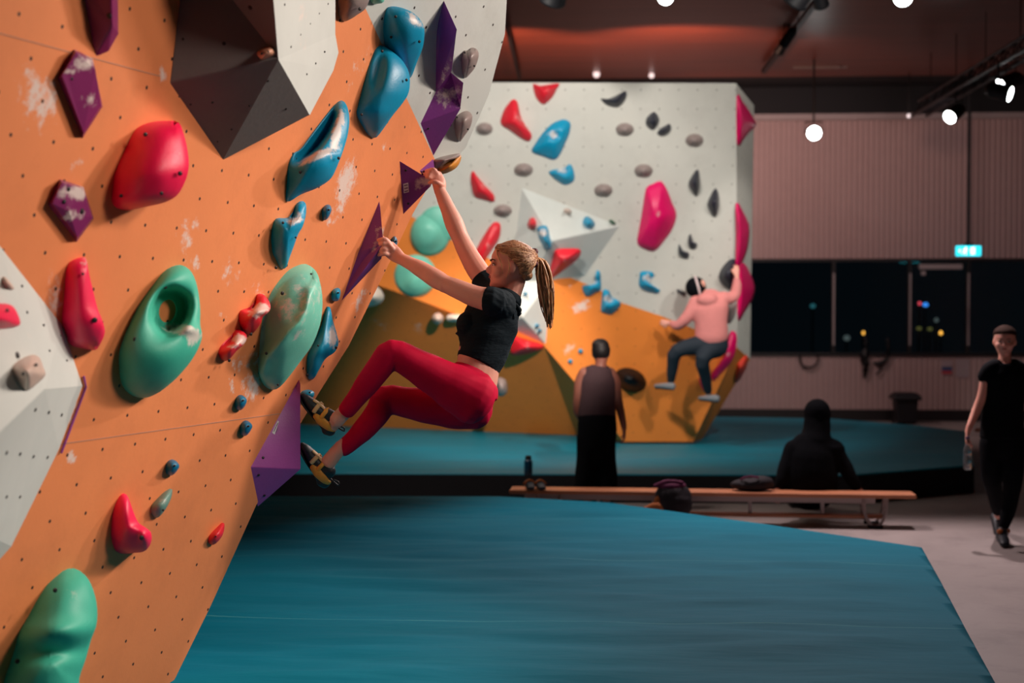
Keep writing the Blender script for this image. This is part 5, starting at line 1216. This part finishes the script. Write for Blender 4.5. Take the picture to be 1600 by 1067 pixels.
# ---- woman walking on the right -----------------------------------
Zw = 11.0
m = empty('person', fl.at(1565, 850), 'woman in a black t-shirt and leggings walking towards the camera with a bottle in hand', 'person')
B = Geo()
B.tube(Q([(1570, 570), (1570, 600), (1568, 640), (1567, 680), (1567, 700)], Zw), [(.12, .07), (.155, .10), (.125, .09), (.16, .11), (.15, .10)], side=SX, n=20, ck=.25)
B.tube(Q([(1570, 572), (1570, 557), (1570, 548, .02)], Zw), [.055, .047, .05], side=SX)
arm = Q([(1548, 574), (1541, 590), (1534, 620), (1526, 640), (1516, 664, -.04), (1512, 674, -.05)], Zw); B.tube(arm, [.05, .044, .038, .036, .027, .023], side=SX)
B.tube(Q([(1592, 574), (1601, 592), (1606, 622), (1612, 650, .03), (1618, 680, .08)], Zw), [.05, .044, .038, .034, .024], side=SX)
hand_geo(B, arm[-1], (-.15, -.25, -1), (1, -.3, 0), .165, .75, -1); hand_geo(B, Q([(1618, 680, .08)], Zw)[0], (0, 0, -1), (-1, 0, 0), .165, .5, 1)
lega = [P(1583, 692, Zw), P(1584, 735, Zw-.06), P(1577, 790, Zw), Vector((P(1566, 840, Zw).x, P(1566, 840, Zw).y, .10))]
legb = [P(1550, 692, Zw), P(1548, 735, Zw+.02), P(1555, 775, Zw+.25), P(1560, 806, Zw+.50)]
for lg in (lega, legb): B.tube(lg, [.085, .068, .05, .033], side=SX)
L, Fw, Sd, Up = head_geo(B, P(1569, 553.5, Zw-.01), (-.30, -1, -.05), (0.02, 0, 1), .218)
B.build('body', 'skin', m, voxel=.010, smo=3); face_parts(L, Fw, Sd, Up, .218, m)
G = Geo(); G.tube(Q([(1570, 569), (1570, 592), (1568, 630), (1566, 660), (1566, 684)], Zw), [(.11, .085), (.165, .12), (.155, .112), (.165, .12), (.172, .13)], side=SX, n=22, ck=.12)
G.tube(Q([(1556, 574), (1546, 578), (1539, 588)], Zw), [.07, .064, .058], side=SX); G.tube(Q([(1585, 574), (1595, 579), (1602, 590)], Zw), [.07, .064, .058], side=SX)
G.build('t_shirt', 'black_cloth', m, voxel=.012, smo=3)
G = Geo(); G.tube(Q([(1567, 672), (1567, 700)], Zw), [(.17, .12), (.165, .12)], side=SX, n=22)
for lg in (lega, legb): G.tube(lg[:3]+[lg[2].lerp(lg[3], .75)], [.098, .078, .060, .044], side=SX)
G.build('leggings', 'black_cloth', m, voxel=.012, smo=3)
a_ = lega[-1]; G = Geo(); G.tube([a_+Vector((0, .04, -.05)), a_+Vector((-.01, -.06, -.052)), a_+Vector((-.03, -.17, -.07))], [(.04, .045), (.045, .04), (.036, .024)], side=SX); G.tube([a_+Vector((0, .01, -.03)), a_+Vector((0, 0, .0))], [.045], side=SX); G.build('climbing_shoe', 'shoe_black', m, voxel=.01, smo=2)
G = Geo(); G.tube([a_+Vector((-.03, -.03, .005)), a_+Vector((.04, .0, .005))], [.02], n=8); G.build('shoe_strap', 'bag_brown', m)
a_ = legb[-1]; G = Geo(); G.tube([a_+Vector((0, .10, -.02)), a_+Vector((-.0, .02, -.08)), a_+Vector((-.01, -.06, -.15))], [(.04, .04), (.045, .04), (.036, .024)], side=SX); G.build('climbing_shoe', 'shoe_black', m, voxel=.01, smo=2)
G = Geo(); tbh = [(.50, -.02, .50, .38), (.62, .12, .53, .40), (.74, .36, .52, .40), (.80, .425, .50, .385), (.88, .36, .46, .34), (.96, .24, .34, .26), (1.04, .05, .15, .10)]
v = []; f = []
for u, fr, bk, w in tbh:
    c = (fr-bk)/2; s = (fr+bk)/2
    for i in range(20): th = 2*math.pi*i/20; v.append(L(c+s*math.cos(th), u, w*math.sin(th)))
for r in range(len(tbh)-1):
    for i in range(20): f.append((r*20+i, r*20+(i+1) % 20, (r+1)*20+(i+1) % 20, (r+1)*20+i))
f += [tuple(range(20)), tuple(120+i for i in range(20))]; G.add(v, f); G.ell(L(-.35, .45), (.035, .06, .05), n=12); G.ell(L(-.52, .5), .04, n=12)
G.build('hair', 'hair_dark', m, voxel=.009, smo=2)
p = arm[-1]+Vector((-.01, -.04, -.085)); G = Geo(); G.lathe(p, [(.012, .03), (.014, 0), (.016, -.01), (.030, -.045), (.032, -.09), (.029, -.10), (.032, -.11), (.032, -.19), (.026, -.205), (.01, -.2)], (0, 0, 1), 20)
b_ = G.build('water_bottle', 'clear_plastic'); tag(b_, 'clear plastic water bottle held by the woman walking on the right', 'bottle')
G = Geo(); G.lathe(p+Vector((0, 0, .03)), [(.015, 0), (.015, .018), (.012, .02)], (0, 0, 1), 16); G.build('cap', 'label_ink', b_)

# ---- climber in pink on the far wall ------------------------------
Zp = 15.25
m = empty('person', P(1112, 530, Zp), 'person in a pink hooded jumper and striped black beanie climbing the far wall', 'person')
B = Geo()
B.tube(Q([(1110, 465), (1109, 490), (1111, 520, .02), (1112, 538, .04)], Zp), [(.13, .08), (.17, .11), (.15, .10), (.16, .11)], side=SX, n=20, ck=.2)
B.tube(Q([(1106, 466), (1096, 456, .02), (1089, 450, .04)], Zp), [.06, .05, .05], side=SX)
la = Q([(1088, 472), (1075, 494), (1060, 508, .06), (1047, 505, .20)], Zp); B.tube(la, [.06, .05, .04, .028], side=SX)
ra = Q([(1130, 466), (1146, 464, .02), (1151, 448, .04), (1151, 432, .06)], Zp); B.tube(ra, [.06, .048, .038, .028], side=SX)
hand_geo(B, la[-1], (-1, .4, .1), (0, 1, 0), .17, .6, 1); hand_geo(B, ra[-1], (0, .1, 1), (-.2, 1, 0), .17, .6, 1)
ll = Q([(1099, 538, .02), (1058, 548, .0), (1051, 572, .1), (1048, 597, .2)], Zp); B.tube(ll, [.095, .068, .055, .036], side=SX)
rl = Q([(1122, 540, .04), (1098, 560, -.08), (1102, 588, .06), (1107, 614, .2)], Zp); B.tube(rl, [.095, .068, .055, .036], side=SX)
head_geo(B, P(1089, 466, Zp+.05), (-.45, 1, .1), (.0, 0, 1), .215)
B.build('body', 'skin', m, voxel=.013, smo=3)
G = Geo(); G.tube(Q([(1106, 466, .02), (1109, 482), (1111, 505), (1112, 526, .02)], Zp), [(.15, .10), (.20, .14), (.175, .13), (.18, .14)], side=SX, n=22)
G.tube(la[:3]+[la[2].lerp(la[3], .7)], [.08, .066, .055, .04], side=SX); G.tube(ra[:3]+[ra[2].lerp(ra[3], .6)], [.078, .062, .054, .04], side=SX)
G.ell(P(1105, 468, Zp-.09), (.11, .07, .075), n=16)
G.build('hooded_jumper', 'hoodie_pink', m, voxel=.013, smo=3)
G = Geo(); G.tube(Q([(1112, 528, .03), (1112, 542, .03)], Zp), [(.175, .13), (.18, .13)], side=SX, n=20)
G.tube(ll[:3]+[ll[2].lerp(ll[3], .85)], [.11, .08, .064, .046], side=SX); G.tube(rl[:3]+[rl[2].lerp(rl[3], .85)], [.11, .08, .064, .046], side=SX)
G.build('leggings', 'trouser_navy', m, voxel=.013, smo=3)
G = Geo(); G.ell(P(1087, 449, Zp+.04), (.112, .125, .115), n=20); bn = G.build('beanie', 'black_cloth', m)
G = Geo(); c = P(1087, 449, Zp+.04)
G.tube([c+Vector((.02+.09*s*0-.03*math.cos(t), -.126*math.sin(t)*.98, .118*math.cos(t))) for t in [i*math.pi/10 for i in range(11)] for s in (1,)], [(.012, .006)], side=SX, n=8, sub=1); G.build('white_stripe', 'headband', bn)
for px, py, dx in ((1040, 603, -1), (1109, 622, .2)):
    p = P(px, py, Zp+.17); G = Geo(); G.tube([p+Vector((.07, -.06, 0)), p, p+Vector((-.10, .10, -.005))], [(.036, .042), (.044, .036), (.03, .020)], side=Vector((0, 1, 0)), n=14); o = G.build('climbing_shoe', 'grey_shoe', m, voxel=.01, smo=2)
    G = Geo(); G.tube([p+Vector((.07, -.06, -.035)), p+Vector((-.09, .09, -.03))], [(.035, .008)], side=Vector((0, 1, 0)), n=10); G.build('sole', 'rubber', o)

# ================================================================ BENCH AND BELONGINGS
def bench(a, b, label, h=.285, group=None):
    """long wooden gym bench: plank, rails, posts, bent tube legs with rubber feet"""
    a, b = Vector((a.x, a.y, 0)), Vector((b.x, b.y, 0)); dd = (b-a).normalized(); L_ = (b-a).length; up = Vector((0, 0, 1)); sd = up.cross(dd)
    ax = (dd, sd, up); e = empty('gym_bench', (a+b)/2, label, 'bench', group)
    q = lambda x, y, z: a+dd*x+sd*y+up*z
    g = Geo(); g.box(q(L_/2, 0, h-.018), (L_, .24, .034), ax); g.build('seat_plank', 'wood', e, smooth=False, bevel=.008)
    g = Geo(); g.box(q(L_/2-.1, -.05, h-.06), (L_-.45, .035, .05), ax); g.box(q(L_/2-.1, .06, h-.06), (L_-.45, .035, .05), ax); g.build('upper_rail', 'rail_grey', e, smooth=False, bevel=.004)
    g = Geo(); g.box(q(L_/2, 0, .085), (L_-.5, .10, .028), ax); g.build('lower_rail', 'wood', e, smooth=False, bevel=.006)
    for x in (.75, L_*.36, L_*.6, L_-.75):
        g = Geo(); g.box(q(x, 0, (h-.085+.1)/2), (.03, .03, h-.085-.1), ax); g.build('post', 'rail_grey', e, smooth=False, bevel=.003)
    for x in (.33, L_-.33):
        for y in (-.11, .11):
            g = Geo(); g.tube([q(x-.09, y*.6, h-.04), q(x-.085, y*.8, .13), q(x-.05, y, .045), q(x, y, .022), q(x+.05, y, .045), q(x+.085, y*.8, .13), q(x+.10, y*.6, h-.04)], [.014], n=8, sub=3); lg = g.build('bent_leg', 'rail_grey', e)
            g = Geo(); g.tube([q(x-.05, y, .018), q(x+.05, y, .018)], [(.02, .016)], side=sd, n=10, sub=1); g.build('rubber_foot', 'rubber', lg)
    return e
zb = Zplane(.285)
ba, bb = zb.at(798, 762), zb.at(1428, 770)
bench(ba, bb, 'long low wooden gym bench with a pale metal frame between the two blue mats')
b2a = Zplane(.30).at(1524, 669); bench(b2a, b2a+Vector((2.6, -1.0, 0)), 'second gym bench partly hidden behind the woman walking on the right', h=.30)
# blue bottle on the edge of the far mat
p = mt.at(825, 743); p.y += .06
G = Geo(); G.lathe(p, [(.036, 0), (.04, .01), (.04, .12), (.030, .145)], (0, 0, 1), 20); e = G.build('drink_bottle', 'bottle_blue'); tag(e, 'dark blue drinking bottle with a black lid standing on the far mat edge', 'bottle')
G = Geo(); G.lathe(p+Vector((0, 0, .14)), [(.028, 0), (.03, .03), (.02, .04)], (0, 0, 1), 16); G.build('lid', 'rubber', e)
# pair of shoes at the left bench end
for i, (x, y, lb) in enumerate(((829, 763, 'dark climbing shoe lying on the left end of the bench, left of a pair'), (846, 764, 'dark climbing shoe lying on the left end of the bench, right of a pair'))):
    t = (x-798)/630; c = ba.lerp(bb, t); c = Vector((c.x, c.y-.06, .285+.035)); G = Geo()
    G.tube([c+Vector((-.02, .10, 0)), c+Vector((0, 0, 0)), c+Vector((.02, -.12, -.012))], [(.035, .035), (.042, .036), (.034, .02)], side=SX, n=14)
    o = G.build('climbing_shoe', 'shoe_black', None, voxel=.008, smo=2); tag(o, lb, 'shoe', 'shoes on the bench')
    G = Geo(); G.tube([c+Vector((-.045, -.02, .01)), c+Vector((0, -.03, .042)), c+Vector((.045, -.02, .01))], [(.012, .005)], n=8); G.build('strap', 'bag_brown', o)
G = Geo(); p = fl.at(866, 783); p = P(866, 778, 12.0); 
# backpack leaning against the bench
zc = P(1046, 775, 11.75); e = empty('backpack', (zc.x, zc.y, MT*0), 'dark plum and black backpack with a tan base leaning on the front of the bench', 'bag')
G = Geo(); G.ell(zc+Vector((.03, 0, -.01)), (.155, .12, .135), n=20); G.ell(zc+Vector((.06, -.02, -.06)), (.13, .12, .13), n=16); G.tube([zc+Vector((0, 0, -.1)), zc+Vector((.02, .02, -.26))], [.14, .12], side=SX); G.build('bag_body', 'bag_black', e, voxel=.012, smo=3)
G = Geo(); G.ell(zc+Vector((.02, .0, .085)), (.12, .09, .05), n=16); G.tube([zc+Vector((-.12, -.03, .09)), zc+Vector((-.02, -.05, .13)), zc+Vector((.10, -.05, .12))], [.014], n=8); G.build('top_flap', 'bag_plum', e)
G = Geo(); G.tube([zc+Vector((-.20, -.05, -.10)), zc+Vector((-.10, -.08, -.085)), zc+Vector((-.02, -.10, -.12)), zc+Vector((.06, -.11, -.155))], [(.02, .02), (.03, .05), (.03, .04), (.01, .02)], side=(0, 1, 0), n=12); G.ell(zc+Vector((-.10, -.06, -.05)), (.035, .03, .06), n=12); G.build('tan_panel', 'bag_brown', e)
c = ba.lerp(bb, (1180-798)/630); c = Vector((c.x, c.y+.02, .285)); G = Geo(); G.ell(c+Vector((0, 0, .05)), (.19, .10, .055), n=18); G.ell(c+Vector((.08, 0, .07)), (.10, .09, .06), n=14)
e = G.build('bag', 'bag_black', None, voxel=.012, smo=3); tag(e, 'slumped black bag on the bench left of the hooded sitting person', 'bag')
G = Geo(); G.tube([c+Vector((-.1, -.05, .10)), c+Vector((-.04, -.08, .13)), c+Vector((.04, -.07, .12))], [.008], n=6); G.build('strap', 'bag_plum', e)
# flap of blue vinyl at the foot of the near wall
